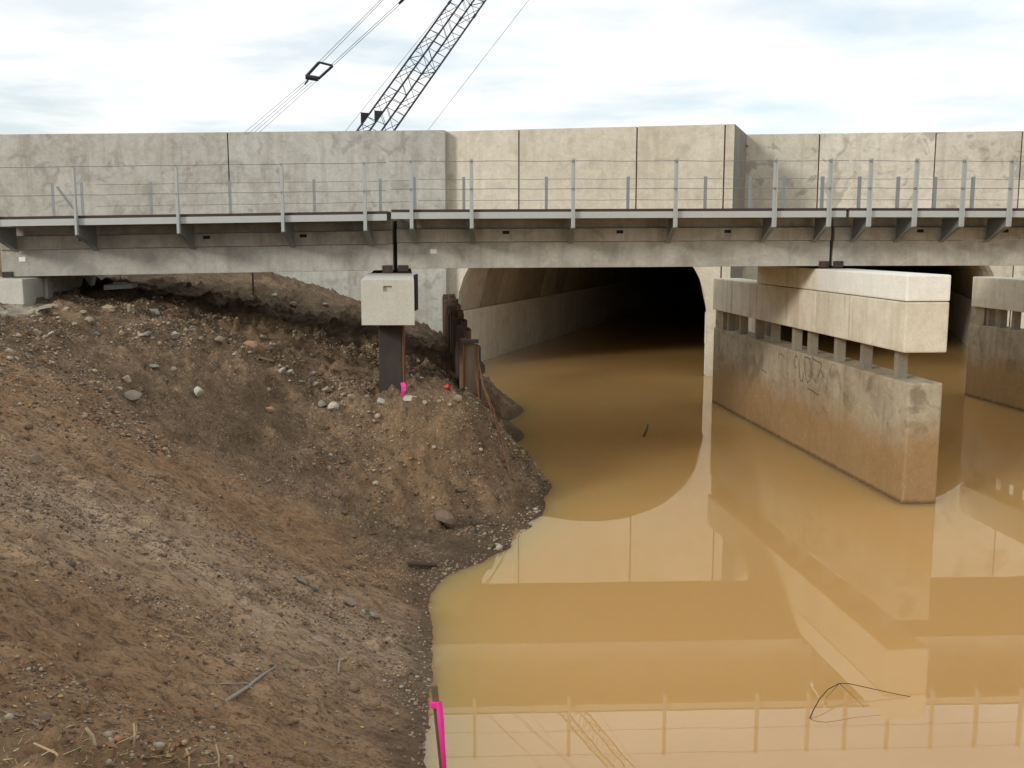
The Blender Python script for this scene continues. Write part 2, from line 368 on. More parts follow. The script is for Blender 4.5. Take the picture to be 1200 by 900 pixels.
CP += [Vector(p) for p in [(0, 0, 3.0), (-5, 0, 3.2), (5, 0, 3.0), (0, -8, 3.1), (-10, -8, 3.6), (10, -8, 3.1), (-.2, 2.6, 2.4), (-.7, 5.2, 1.05), (.4, 5.4, .6), (1.5, 6, 0), (5, 5, 0), (12, 5, 0), (30, 4, 0), (30, -5, 3),
      (-6, 4.5, 2.6), (-10, 6, 3.6), (-12, 12, 4.6), (-18, 16, 5.0), (-14, 20, 3.6), (-20, 22, 4.5), (-12, 30, 4.6), (-22, 30, 5.5), (-40, 20, 6), (-40, 0, 5), (-40, 35, 6.5),
      (-3.2, 36, 1.35), (-6, 36, 2.5), (-9, 36, 3.7), (-14, 36.5, 4.6), (-25, 37, 6), (-1.2, 34, -.2), (.5, 36, -.8), (2.4, 20, -.9), (3, 30, -1), (4, 14, -.9), (5, 9, -.8),
      (10, 12, -1.1), (10, 22, -1.1), (10, 34, -1.1), (20, 12, -1.1), (20, 25, -1.1), (20, 36, -1.1), (30, 12, -1), (32, 30, -1), (50, 12, 4), (50, 34, 4), (45, 0, 3.5), (4, 40, -1), (20, 45, -1), (0, 45, -1), (-10, 45, 3)]]
CPa = np.array([tuple(p) for p in CP])
def kern(d2): return np.sqrt(d2 + .05)
d2 = ((CPa[:, None, :2] - CPa[None, :, :2]) ** 2).sum(-1)
A = kern(d2) + np.eye(len(CPa)) * -.006
n_ = len(CPa); Pm = np.c_[np.ones(n_), CPa[:, :2]]
SYS = np.block([[A, Pm], [Pm.T, np.zeros((3, 3))]])
SOL = np.linalg.solve(SYS, np.r_[CPa[:, 2], 0, 0, 0])
def hbase(x, y):
    out = SOL[n_] + SOL[n_ + 1] * x + SOL[n_ + 2] * y
    for i in range(n_): out = out + SOL[i] * kern((x - CPa[i, 0]) ** 2 + (y - CPa[i, 1]) ** 2)
    return out
def axis(segs):
    a = [segs[0][0]]
    for x0, x1, st in segs:
        k = max(1, int(round((x1 - x0) / st))); a += list(np.linspace(x0, x1, k + 1)[1:])
    return np.array(a)
GX = axis([(-60, -20, 2.5), (-20, -11, .4), (-11, -7, .11), (-7, 1.4, .05), (1.4, 4, .3), (4, 20, 1.2), (20, 70, 4)])
GY = axis([(-40, -4, 3), (-4, 3.6, .3), (3.6, 14, .06), (14, 20.5, .05), (20.5, 27, .10), (27, 38, .2), (38, 60, 2)])
XX, YY = np.meshgrid(GX, GY)
ZB = hbase(XX, YY)
def sstep(a, b, x):
    t = np.clip((x - a) / (b - a), 0, 1); return t * t * (3 - 2 * t)
# where the loose gravel fill lies (photo: the upper mound), blended with noise
mound = sstep(0, 1, (YY - (13.0 + .42 * (-XX - 2.0) * .35 + .9 * fbm(XX * .6, YY * .6, 50))) / 1.6) * sstep(-14, -11, XX)
gravel = np.clip(mound, 0, 1)
face = np.exp(-(((XX + 1.3) / 1.45) ** 2 + ((YY - 16.3) / 1.0) ** 2))           # clayey steep face over the water
rough_amp = .05 + .10 * gravel
Zn = rough_amp * fbm(XX * 1.7, YY * 1.7, 3, 6, .6) * 1.3
Zn += (1 - gravel) * .065 * fbm(XX * .9, YY * 3.4, 20, 5, .62)                  # runnels down the bank
rid = np.abs(fbm(XX * .55 + .25 * fbm(XX, YY, 91, 3), YY * 1.7, 33, 4, .55)); Zn -= (1 - gravel) * .085 * np.exp(-(rid / .05) ** 2) * sstep(-1.2, -2.2, XX)
clod = fbm(XX * 6, YY * 6, 70, 4, .6); Zn += np.where(clod > .08, (clod - .08) * .26, 0) * (.45 + .55 * gravel)
Zn += .030 * fbm(XX * 5.5, YY * 8.5, 75, 3, .7)
near = sstep(6.8, 5.2, YY) * sstep(1.5, -1, XX)
Zn += near * (.20 * fbm(XX * 2.2, YY * 2.2, 44, 5, .6) + .10 * fbm(XX * 8, YY * 8, 45, 3))
Zn += face * (.34 * fbm(XX * 1.3, YY * 1.3, 60, 6, .65) + .22 * np.abs(fbm(XX * 2.6, YY * 2.6, 66, 5, .6)))
fade = sstep(-.05, .30, ZB) * sstep(60, 40, YY)
dist_far = 1 - sstep(27, 38, YY) * .5
ZZ = ZB + Zn * (.06 + .94 * fade) * dist_far
ZZ = np.where(XX > 6, np.minimum(ZZ, np.where(XX < 34, np.where(YY > 7.5, -.6, ZZ), ZZ)), ZZ)
wet = np.clip(sstep(.22, .03, ZZ + .10 * fbm(XX * 2.5, YY * 2.5, 80)), 0, 1)
clay = np.clip(face * 1.2 + 1.3 * fbm(XX * 1.4, YY * 1.4, 61) * face - .30, 0, .8)
clay = np.maximum(clay, .75 * np.clip(sstep(.1, .5, fbm(XX * .7, YY * 1.2, 87) + .25) * sstep(-5.5, -8, XX) * np.exp(-((YY - 18.4) / .9) ** 2), 0, 1))
clay = np.maximum(clay, .6 * near)
NX, NY = len(GX), len(GY)
verts = np.c_[XX.ravel(), YY.ravel(), ZZ.ravel()]
idx = np.arange(NX * NY).reshape(NY, NX)
quads = np.stack([idx[:-1, :-1], idx[:-1, 1:], idx[1:, 1:], idx[1:, :-1]], -1).reshape(-1, 4)
me = bpy.data.meshes.new('earth_bank'); me.vertices.add(len(verts)); me.vertices.foreach_set('co', verts.ravel())
me.loops.add(quads.size); me.loops.foreach_set('vertex_index', quads.ravel().astype(np.int32))
me.polygons.add(len(quads)); me.polygons.foreach_set('loop_start', np.arange(0, quads.size, 4, dtype=np.int32))
me.polygons.foreach_set('loop_total', np.full(len(quads), 4, np.int32)); me.polygons.foreach_set('use_smooth', np.ones(len(quads), bool))
me.update(calc_edges=True)
for nm, arr in (('gravel', gravel), ('wet', wet), ('clay', clay)):
    at = me.attributes.new(nm, 'FLOAT', 'POINT'); at.data.foreach_set('value', arr.ravel().astype(np.float32))
dry = np.exp(-(((YY - 10.5 - .05 * (XX + 4)) + .8 * fbm(XX * .5, YY * .5, 200)) / 1.35) ** 2) * (1 - gravel)
at = me.attributes.new('dry', 'FLOAT', 'POINT'); at.data.foreach_set('value', np.clip(dry, 0, 1).ravel().astype(np.float32))
me.materials.append(M['earth'])
g = bpy.data.objects.new('earth_bank', me); COL.objects.link(g); g['kind'] = 'structure'; g['label'] = 'brown muddy earth bank with a gravel mound'
def height(x, y):
    i = int(np.clip(np.searchsorted(GX, x) - 1, 0, NX - 2)); j = int(np.clip(np.searchsorted(GY, y) - 1, 0, NY - 2))
    a = (x - GX[i]) / (GX[i + 1] - GX[i]); b = (y - GY[j]) / (GY[j + 1] - GY[j])
    return float((ZZ[j, i] * (1 - a) + ZZ[j, i + 1] * a) * (1 - b) + (ZZ[j + 1, i] * (1 - a) + ZZ[j + 1, i + 1] * a) * b)
def normal_at(x, y, e=.12):
    return Vector((height(x - e, y) - height(x + e, y), height(x, y - e) - height(x, y + e), 2 * e)).normalized()
def on_ground(px, py, y0=3.0, y1=38.0):
    r = ray(px, py); prev = None; y = y0
    while y < y1:
        p = EYE + r * (y / r.y)
        if p.z <= max(height(p.x, p.y), 0): 
            lo, hi = y - .06, y
            for _ in range(12):
                md = (lo + hi) / 2; q = EYE + r * (md / r.y)
                if q.z <= max(height(q.x, q.y), 0): hi = md
                else: lo = md
            return EYE + r * (hi / r.y)
        y += .06
    return EYE + r * (y1 / r.y)

# ------------------------------------------------------------------ water and the fill behind the headwalls
wt = emit('water', [(-6, 3, 0), (60, 3, 0), (60, 130, 0), (-6, 130, 0)], [(0, 1, 2, 3)], M['water']); wt['kind'] = 'structure'; wt['label'] = 'still muddy brown flood water'
fl = emit('road_fill', [(-300, 62, 8.0), (-60, 42.3, 8.0), (-18.5, 38.6, 8.0), (-1.9, 37.4, 8.0), (7.0, 35.2, 8.0), (9, 38.7, 8.0), (30, 35.9, 8.0), (60, 32.2, 8.0), (300, 20, 8.0), (300, 900, 8.0), (-300, 900, 8.0)],
          [tuple(range(11))], M['fill']); fl['kind'] = 'structure'; fl['label'] = 'earth fill behind the headwalls'

# ------------------------------------------------------------------ headwalls and culverts
AX = Vector((.33, 1, 0)).normalized()                 # culvert axis
TOPZ = 8.41
def wall_frame(p0, p1):
    p0, p1 = Vector((*p0, 0)), Vector((*p1, 0)); L = (p1 - p0).length; d = (p1 - p0) / L
    return p0, d, Vector((-d.y, d.x, 0)), L          # origin, along, into the wall, length
ARCH_A, ARCH_B, SPRING = 4.46, 3.30, 2.08
def arch_z(t):                                        # t along the wall from the opening's centre
    if abs(t) >= ARCH_A: return None
    return SPRING + ARCH_B * (1 - (abs(t) / ARCH_A) ** 2.15) ** (1 / 2.15)
THK = .45
def panel(fr, s0, s1, mat, parent, centre=None, topz=TOPZ, botz=-1.3, gap=.024, proud=0.0):
    """one wall panel between s0 and s1, cut by the arch opening centred on s=centre"""
    p0, d, nrm, L = fr
    s0 += gap; s1 -= gap
    def P(s, z): return p0 + d * s + Vector((0, 0, z)) - nrm * proud
    if centre is None: bottom = [(s0, botz), (s1, botz)]
    else:
        bottom = []
        n = max(2, int((s1 - s0) / .16))
        prev_in = None
        for k in range(n + 1):
            s = s0 + (s1 - s0) * k / n; z = arch_z(s - centre); inside = z is not None
            if prev_in is not None and inside != prev_in:
                e = centre + (ARCH_A if not inside else -ARCH_A)
                bottom += [(e, botz), (e, SPRING)] if inside else [(e, SPRING), (e, botz)]
            bottom.append((s, z if inside else botz)); prev_in = inside
    V, Fs = [], []
    nb = len(bottom)
    # slices: simple vertical strips so that the concave outline triangulates cleanly
    for (s, z) in bottom: V += [P(s, z), P(s, topz), P(s, z) + nrm * THK, P(s, topz) + nrm * THK]
    for k in range(nb - 1):
        a, b = k * 4, (k + 1) * 4
        if abs(bottom[k][0] - bottom[k + 1][0]) > 1e-6:
            Fs += [(a, b, b + 1, a + 1), (a + 2, a + 3, b + 3, b + 2), (a + 1, b + 1, b + 3, a + 3)]
        Fs.append((a, a + 2, b + 2, b))
    Fs += [(0, 1, 3, 2), ((nb - 1) * 4, (nb - 1) * 4 + 2, (nb - 1) * 4 + 3, (nb - 1) * 4 + 1)]
    return emit('panel', V, Fs, mat, parent)
def s_of(fr, px):                                     # wall coordinate seen at photo column px
    p0, d, nrm, L = fr; r = ray(px, 250); r = Vector((r.x, r.y, 0)); n = nrm
    q = r * (p0.dot(n) / r.dot(n)); return (q - p0).dot(d)

frL = wall_frame((-45, 40.44), (-2.32, 36.5)); frM = wall_frame((-2.42, 36.97), (7.37, 34.62)); frR = wall_frame((8.46, 38.0), (40, 34.02))
hwL = thing('headwall', (-20, 38.1, -1.3), 'long grey concrete headwall on the left behind the dirt slope', 'wall')
hwM = thing('headwall', (2.5, 35.8, -1.3), 'warm tan projecting concrete headwall around the big dark arch', 'wall')
hwR = thing('headwall', (18, 36.8, -1.3), 'stained set-back concrete headwall on the right above the piers', 'wall')
for a, b in ((0, s_of(frL, -170)), (s_of(frL, -170), s_of(frL, 270)), (s_of(frL, 270), frL[3])): panel(frL, a, b, M['wall_grey'], hwL)
cM = (s_of(frM, 535) + s_of(frM, 831)) / 2
ARCH_A = (s_of(frM, 831) - s_of(frM, 535)) / 2
js = [0, s_of(frM, 608), s_of(frM, 745), s_of(frM, 847), frM[3]]
for k in range(4): panel(frM, js[k], js[k + 1], M['wall_warm'], hwM, cM, proud=.0)
cR = ARCH_A + .35
js = [0, s_of(frR, 957), s_of(frR, 1092), s_of(frR, 1192), s_of(frR, 1192) + 3.9, frR[3]]
for k in range(5): panel(frR, js[k], js[k + 1], M['wall_stained'], hwR, cR)
# return faces between the staggered walls, and a dark joint strip behind each panel joint
def quadwall(name, a, b, th, mat, parent, z0=-1.3, z1=TOPZ):
    a, b = Vector((*a, 0)), Vector((*b, 0)); d = (b - a); n = Vector((-d.y, d.x, 0)).normalized() * th
    v, f = hexa(box8(a + Vector((0, 0, z0)), d, n, Vector((0, 0, z1 - z0)))); return emit(name, v, f, mat, parent)
e = frM[0] + frM[1] * frM[3]
quadwall('return_wall', (e.x + .004, e.y + .05), (8.50, 37.98), .42, M['return'], hwM, z1=TOPZ - .004)
eL = frL[0] + frL[1] * frL[3]
quadwall('return_wall', (eL.x - .01, eL.y + .46), (eL.x + .12, eL.y + .95), .42, M['return'], hwL, z1=TOPZ - .004)
for fr, jl, par in ((frL, [s_of(frL, 270)], hwL), (frM, [s_of(frM, 608), s_of(frM, 745), s_of(frM, 847)], hwM), (frR, [s_of(frR, 957), s_of(frR, 1092), s_of(frR, 1192)], hwR)):
    for j in jl:
        ce = {id(hwM): cM, id(hwR): cR}.get(id(par)); z0 = 0 if ce is None else (arch_z(j - ce) or -1)
        q = fr[0] + fr[1] * (j - .03) + fr[2] * .04
        v, f = hexa(box8(q + Vector((0, 0, z0 + .01)), fr[1] * .06, fr[2] * .3, Vector((0, 0, TOPZ - z0 - .03)))); emit('joint_filler', v, f, M['sealant'], par)

def culvert(fr, centre, label, n_seg):
    p0, d, nrm, L = fr
    base = p0 + d * centre
    t = thing('culvert', (base.x, base.y, -1.0), label, 'culvert')
    tt = [-ARCH_A + 2 * ARCH_A * k / 28 for k in range(29)]
    SEG = 2.0
    off = nrm * (THK + .01)
    for i in range(n_seg):
        a0, a1 = i * SEG + .02, (i + 1) * SEG - .02
        if i == n_seg - 1: a1 = a0 + 40
        V, Fs = [], []
        prof = [(s, arch_z(s) or SPRING) for s in tt]; prof[0] = (-ARCH_A, SPRING); prof[-1] = (ARCH_A, SPRING)
        outer = [(s * 1.06, SPRING + (z - SPRING) * 1.08 + (.0 if abs(s) > ARCH_A - .01 else .12)) for s, z in prof]
        for a in (a0, a1):
            for s, z in prof: V.append(base + d * s + off + AX * a + Vector((0, 0, z)))
            for s, z in outer: V.append(base + d * s + off + AX * a + Vector((0, 0, z)))
        n = len(prof)
        for k in range(n - 1):
            Fs += [(k, k + 1, 2 * n + k + 1, 2 * n + k), (n + k, 3 * n + k, 3 * n + k + 1, n + k + 1), (k, n + k, n + k + 1, k + 1), (2 * n + k, 2 * n + k + 1, 3 * n + k + 1, 3 * n + k)]
        emit('arch_segment', V, Fs, M['barrel_b'] if i in (1, 3, 4, 6) else M['barrel'], t, smooth=False)
        for sd_ in (-1, 1):                            # side legs stand 6 cm inside the arch springing
            v, f = hexa(box8(base + d * (sd_ * (ARCH_A - .06)) + off + AX * a0 + Vector((0, 0, -1)), AX * (a1 - a0) * 1.0, d * (sd_ * .4), Vector((0, 0, SPRING - .02 + 1))))
            emit('leg', v, f, M['barrel_leg'], t)
    far = n_seg * SEG + 38
    v, f = hexa(box8(base - d * 5 + off + AX * far + Vector((0, 0, -1)), d * 10, AX * .3, Vector((0, 0, 8)))); emit('light_block_wall', v, f, M['barrel'], t)  # unseen wall, added to keep light out of the far end
    return t
culvert(frM, cM, 'large dark concrete arch culvert behind the sheet piles', 9)
culvert(frR, cR, 'second dark arch culvert behind the concrete piers', 4)
# small block on the right jamb of the big arch
q = at_y(827, 380, 35.25); v, f = hexa(box8((q.x, 35.2, 1.05), (.22, -.03, 0), (.05, .5, 0), (0, 0, 1.1)), .015); emit('jamb_block', v, f, M['barrel_leg'], hwM)

# ------------------------------------------------------------------ bridge
GY0, GS = 21.2, .05                                    # near girder face: y = GY0 + GS x
def by(x, off=0): return GY0 + GS * x + off
def x_at(px, off=0):                                   # bridge x seen at photo column px on the plane offset by off
    r = ray(px, 300); k = (GY0 + off) / (r.y - GS * r.x); return r.x * k
def z_at(px, py, off=0):
    return at_y(px, py, by(x_at(px, off), off)).z
EO = -.95                                              # edge of the walkway brackets
class Span:
    def __init__(s, x0, x1, z0, z1): s.x0, s.x1, s.z0, s.z1 = x0, x1, z0, z1
    def P(s, x, off, h): return Vector((x, by(x, off), s.z0 + (s.z1 - s.z0) * (x - s.x0) / (s.x1 - s.x0) + h))
    def bar(s, xa, xb, o0, o1, h0, h1, bevel=0): 
        return hexa([s.P(xa, o0, h0), s.P(xb, o0, h0), s.P(xb, o1, h0), s.P(xa, o1, h0), s.P(xa, o0, h1), s.P(xb, o0, h1), s.P(xb, o1, h1), s.P(xa, o1, h1)], bevel)
def up(px, y): return px, y
spans = []
J0, J1a, J1b, J2a, J2b = x_at(1), x_at(460.5), x_at(465.5), x_at(972.2), x_at(976)
spec = [(J0, J1a, z_at(2, 324.5), z_at(460, 316.5)), (J1b, J2a, z_at(470, 314.8), z_at(970, 311.6)), (J2b, 15.2, z_at(978, 311.6), z_at(1199, 311.7) + .01)]
labels = ['left concrete bridge span over the dirt slope with galvanised railing', 'middle concrete bridge span in front of the big arch with galvanised railing', 'right concrete bridge span with closely spaced railing posts above the piers']
near_px = [[-6, 92, 211, 333, 429], [483, 553, 671, 790, 905, 968.5], [1015, 1068, 1123, 1178, 1233]]
far_px = [[66, 100, 180, 272, 370, 447], [487, 544, 640, 735, 825, 877, 916], [961, 1004, 1049, 1092, 1136, 1180]]
scup = [[98, 243, 356], [593, 726, 852], [1077, 1176]]
WID = 3.95
for k, (x0, x1, z0, z1) in enumerate(spec):
    S = Span(x0, x1, z0, z1); spans.append(S)
    T = thing('bridge_span', S.P((x0 + x1) / 2, WID / 2, 0), labels[k], 'bridge', 'spans of the rail bridge')
    def part(name, vf, mat, par=T, smooth=False): return emit(name, vf[0], vf[1], mat, par, smooth)
    for a in (0, WID / 2 + .02): part('girder', S.bar(x0, x1, a, a + WID / 2 - .02, 0, .53, .012), M['girder'])
    part('flange', S.bar(x0, x1, -.05, WID + .05, .534, .80, .012), M['girder_band'])
    part('ballast_kerb', S.bar(x0 + .002, x1 - .002, .03, .35, .803, 1.111, .012), M['girder'])
    part('ballast_kerb', S.bar(x0 + .002, x1 - .002, WID - .35, WID - .03, .803, 1.111, .012), M['girder'])
    part('ballast', S.bar(x0 + .004, x1 - .004, .355, WID - .355, .803, 1.0), M['st_grey'])
    for off in (1.0, 2.5): part('rail', S.bar(x0, x1, off + .18, off + .26, 1.002, 1.14), M['rust'])
    # walkway: edge beam with a dark plank above it, on both sides
    for o, sgn in ((EO, 1), (WID - EO, -1)):
        part('edge_beam', S.bar(x0, x1, o, o + sgn * .05, .985, 1.11), M['galv'])
        part('edge_beam_lip', S.bar(x0, x1, o + sgn * .052, o + sgn * .16, .985, 1.0), M['galv_dark'])
        part('walkway_plank', S.bar(x0, x1, o + sgn * .03, o + sgn * 1.02, 1.113, 1.165), M['timber_dark'])
    for px in near_px[k]:
        x = x_at(px, EO) ; 
        if x < x0 - .3 or x > x1 + .25: pass
        hw = .036
        top = 2.06 if k == 0 else 2.13
        # angle post
        L1 = S.bar(x - hw, x + hw, EO - .012, EO - .004, .80, top); L2 = S.bar(x + hw - .008, x + hw, EO - .092, EO - .0125, .80, top)
        po = part('post', merge([L1, L2]), M['galv'])
        for h in (1.24 + .84, 1.55): part('cable_clip', S.bar(x - .02, x + .02, EO - .03, EO - .0125, h - .02, h + .02), M['galv_dark'], po)
        web = [S.P(x, EO + .0, 1.0 - .02), S.P(x, EO + .0, .80), S.P(x, EO + .30, .66), S.P(x, -.052, .50), S.P(x, -.052, .98)]
        wv = prism(web, S.P(x + .012, 0, 0) - S.P(x, 0, 0))
        fl_ = hexa([S.P(x - .05, EO, .792), S.P(x + .05, EO, .792), S.P(x + .05, -.052, .488), S.P(x - .05, -.052, .488), S.P(x - .05, EO, .80), S.P(x + .05, EO, .80), S.P(x + .05, -.052, .50), S.P(x - .05, -.052, .50)])
        part('bracket', merge([wv, fl_]), M['galv_dark'])
    FO = WID - EO
    for px in far_px[k]:
        x = x_at(px, FO); hw = .036
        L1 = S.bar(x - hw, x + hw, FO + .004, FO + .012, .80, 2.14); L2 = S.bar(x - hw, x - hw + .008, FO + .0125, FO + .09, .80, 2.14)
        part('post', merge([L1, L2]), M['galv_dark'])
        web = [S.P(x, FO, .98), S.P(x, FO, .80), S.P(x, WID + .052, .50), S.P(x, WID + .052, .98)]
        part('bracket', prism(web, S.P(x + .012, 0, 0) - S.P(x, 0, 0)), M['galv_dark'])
    for o, hs in ((EO - .02, (2.08, 1.55)), (FO + .02, (2.08, 1.56))):
        for h in hs:
            pts = [S.P(x0 + (x1 - x0) * i / 16, o, h + .006 * math.sin(i * 2.1)) for i in range(17)]
            part('cable', tube(pts, .006, 5), M['cable'])
    for px in scup[k]:
        x = x_at(px, -.05); part('drain_hole', S.bar(x - .07, x + .07, -.055, -.03, .69, .755), M['black'])  # black box standing in for the dark inside the hole
    for px, py in (((26, 305),) if k == 0 else ((508, 294.5),) if k == 1 else ()):
        x = x_at(px); part('tag', S.bar(x - .065, x + .065, -.012, -.003, .30, .39), M['white'])
    if k == 0:                                         # diagonal brace at the end of the far railing
        a = at_y(67, 219, by(x_at(67, FO), FO)); b = at_y(91, 251, by(x_at(91, FO), FO)); part('brace', tube([a, b], .03, 6), M['galv_dark'])
    # bearings at both ends
    for xx, sg in ((x0, 1), (x1, -1)):
        xa, xb = sorted((xx + sg * .01, xx + sg * .22))
        part('bearing_plate', S.bar(xa, xb, -.022, .35, -.055 if k < 1 or (k == 1 and sg == 1) else -.03, .10 if not (k == 1 and sg == 1) else .07), M['rust_dark'])
    part('gap_blackout_plate', S.bar(x1 + .002, x1 + .062, .25, WID - .1, .0, 1.0), M['black'])  # added black plate that makes the joint gap read dark

# ------------------------------------------------------------------ piers standing in the water
def PD(p): return Vector((p[0], p[1], 0))
pn = at_z(1057.5, 591); pf = at_z(834, 470.5)
pdir = PD(pf - pn).normalized(); pside = Vector((pdir.y, -pdir.x, 0))          # pside points right (+x)
WT, CB, CT, UT = 2.15, 2.68, 3.555, 4.02
def along(px, py, o, n):
    q = on_plane(px, py, o, n); return (q - o).dot(pdir)
def make_pier(o, label, ln, cols, segs, upper, graffiti=False):
    """o: near left corner at water level; ln: length; cols: column starts; segs/upper: cap blocks [(a0,a1,mat)] along the pier"""
    T = thing('bridge_pier', (o + pdir * ln / 2 + pside * .3) + Vector((0, 0, -1.4)), label, 'pier')
    B = lambda a0, a1, s0, s1, z0, z1, bv=.02: hexa(box8(o + pdir * a0 + pside * s0 + Vector((0, 0, z0)), pside * (s1 - s0), pdir * (a1 - a0), Vector((0, 0, z1 - z0))), bv)
    wall = emit('wall', *B(0, ln, 0, .62, -1.4, WT, .035), M['pier'], T)
    for a0 in cols:
        for s0 in (.06,):
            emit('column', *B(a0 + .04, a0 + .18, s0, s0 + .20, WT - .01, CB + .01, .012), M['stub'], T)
    emit('end_block', *B(ln - .75, ln - .05, .03, .55, WT - .01, CB + .01), M['pier'], T)
    for a0, a1, mt in segs: emit('cap_block', *B(a0 + .008, a1 - .008, -.12, .66, CB, CT, .03), mt, T)
    for a0, a1, mt in upper: emit('top_block', *B(a0 + .008, a1 - .008, -.125, .665, CT + .012, UT, .03), mt, T)
    return T, wall
on = Vector(pn); LN = (pf - pn).length
capo = on - pside * .12
lface = -pside
colpx = [851.7, 866, 885, 903.3, 928.3, 946.7, 978.3, 1009.3, 1050]
cols = [along(px, 400, on + pside * .05, lface) - .12 for px in colpx]
s1 = along(886.5, 350, capo, lface); s2 = along(956, 350, capo, lface); s3 = along(835.5, 345, capo, lface)
pier1, wall1 = make_pier(on, 'nearer concrete pier with scrawled wall and bright white top block', LN, cols,
                         [(.0, s2, M['cap_old']), (s2, s1, M['cap_old']), (s1, s3, M['cap_old'])], [(.0, s2, M['cap_new']), (s2, s1, M['cap_old'])])
# spray-painted scrawl on the wall, traced stroke by stroke
strokes = [[(934.5, 419), (933, 416.5), (931.5, 419), (930.5, 424), (931, 429), (933, 431)],
           [(936.5, 421), (936.3, 430), (937, 441), (938.7, 447), (940.5, 446), (941.3, 437)],
           [(943, 418), (943.2, 432), (944.3, 443), (946.3, 448.5), (949, 446), (950.5, 437), (950, 428), (948.5, 420)],
           [(943, 418), (947, 419.5), (949.5, 421)], [(952, 420), (957, 423), (962, 425.5), (963, 428), (961.5, 433), (958, 442)], [(961.5, 434), (964, 438), (965.5, 443)],
           [(946, 455), (951, 457.5), (955, 460.5), (960, 463)], [(955.5, 445), (956.2, 447.5)],
           [(912, 415), (912.5, 420)], [(913, 414), (918, 417), (919, 421)], [(893, 433), (898, 437)]]
V, Fs = [], []
for st in strokes:
    pts = [on_plane(px, py, on - pside * .004, lface) for px, py in st]
    for i in range(len(pts) - 1):
        d = (pts[i + 1] - pts[i]); 
        if d.length < 1e-5: continue
        d.normalize(); nn = d.cross(lface).normalized() * .013; k = len(V)
        a, b = pts[i] - d * .01, pts[i + 1] + d * .01
        V += [a - nn, a + nn, b + nn, b - nn]; Fs.append((k, k + 1, k + 2, k + 3))
emit('graffiti', V, Fs, M['graffiti'], wall1)
# second pier, further right and cut by the picture's edge
p2f = at_z(1130, 462.5); LN2 = LN + .6
o2 = p2f - pdir * LN2; cap2 = o2 - pside * .12
e2 = along(1138.5, 345, cap2, lface)
c2 = [along(px, 372, o2 + pside * .05, lface) - .1 for px in (1157, 1171, 1187)]
st_ = (c2[0] - c2[2]) / 2
c2 += [c2[2] - st_ * (i + 1) for i in range(4)]
make_pier(o2, 'farther concrete pier cut off by the right edge', LN2, c2, [(0, 4.4, M['cap_old']), (4.4, 8.6, M['cap_old']), (8.6, e2, M['cap_old'])], [(0, 4.4, M['cap_new']), (4.4, 8.6, M['cap_old'])])

# ------------------------------------------------------------------ pile bent carrying the left joint
BY = 17.4
bl, br = at_y(423, 340, BY), at_y(485.3, 340, BY); zt, zb = at_y(454, 328.3, BY).z, at_y(454, 381, BY).z
T = thing('pile_bent', (bl.x - .2, BY + 2, .8), 'white square-ended concrete cap on dark steel piles beside the sheet piles', 'pile bent')
bw = br.x - bl.x; bd = Vector((-.104, 1, 0)).normalized()
A0 = Vector((bl.x, BY, zb))
# front block with a small sunk date plate in its face
us = [0, bw * .42, bw * .58, bw]; zs = [0, (zt - zb) * .745, (zt - zb) * .875, zt - zb]
bm = bmesh.new(); LEN = 3.9
grid = [[bm.verts.new(A0 + Vector((u, 0, z))) for u in us] for z in zs]
for j in range(3):
    for i in range(3):
        if (i, j) != (1, 1): bm.faces.new((grid[j][i], grid[j][i + 1], grid[j + 1][i + 1], grid[j + 1][i]))
inn = [bm.verts.new(A0 + Vector((us[i], .05, zs[j]))) for i, j in ((1, 1), (2, 1), (2, 2), (1, 2))]
out = [grid[1][1], grid[1][2], grid[2][2], grid[2][1]]
bm.faces.new(inn)
for i in range(4): bm.faces.new((out[i], out[(i + 1) % 4], inn[(i + 1) % 4], inn[i]))
bk = [bm.verts.new(A0 + bd * LEN + Vector((u, 0, z))) for u, z in ((0, 0), (bw, 0), (bw, zt - zb), (0, zt - zb))]
bm.faces.new([bk[1], bk[0], bk[3], bk[2]])
bm.faces.new([grid[0][k] for k in range(3, -1, -1)] + [bk[0], bk[1]])
bm.faces.new([grid[3][k] for k in range(4)] + [bk[2], bk[3]])
bm.faces.new([grid[k][0] for k in range(4)] + [bk[3], bk[0]])
bm.faces.new([grid[k][3] for k in range(3, -1, -1)] + [bk[1], bk[2]])
bmesh.ops.recalc_face_normals(bm, faces=bm.faces[:])
ed = [e_ for e_ in bm.edges if all(abs(v.co.y - BY) < 1e-4 for v in e_.verts) and (all(abs(v.co.x - bl.x) < 1e-4 for v in e_.verts) or all(abs(v.co.x - br.x) < 1e-4 for v in e_.verts) or all(abs(v.co.z - zt) < 1e-4 for v in e_.verts) or all(abs(v.co.z - zb) < 1e-4 for v in e_.verts))]
bm.verts.index_update()
emit('cap', [v.co.copy() for v in bm.verts], [tuple(v.index for v in f_.verts) for f_ in bm.faces], M['cap_box'], T); bm.free()
v, f = hexa(box8(A0 + bd * (LEN + .02) + Vector((.03, 0, .0)), Vector((bw - .03, 0, 0)), bd * 4.6, Vector((0, 0, zt - zb - .01))), .02); emit('cap', v, f, M['cap_old'], T)
def hpile(c, z0, z1, mat, par, w_=.42):
    t = .022; P8 = lambda x0, x1, y0, y1: hexa(box8(c + Vector((x0, y0, z0)), (x1 - x0, 0, 0), (0, y1 - y0, 0), (0, 0, z1 - z0)))
    return emit('pile', *merge([P8(-w_ / 2, w_ / 2, -w_ / 2, -w_ / 2 + t), P8(-w_ / 2, w_ / 2, w_ / 2 - t, w_ / 2), P8(-t / 2, t / 2, -w_ / 2 + t, w_ / 2 - t)]), mat, par)
cpx = at_y(459, 420, BY + .75)
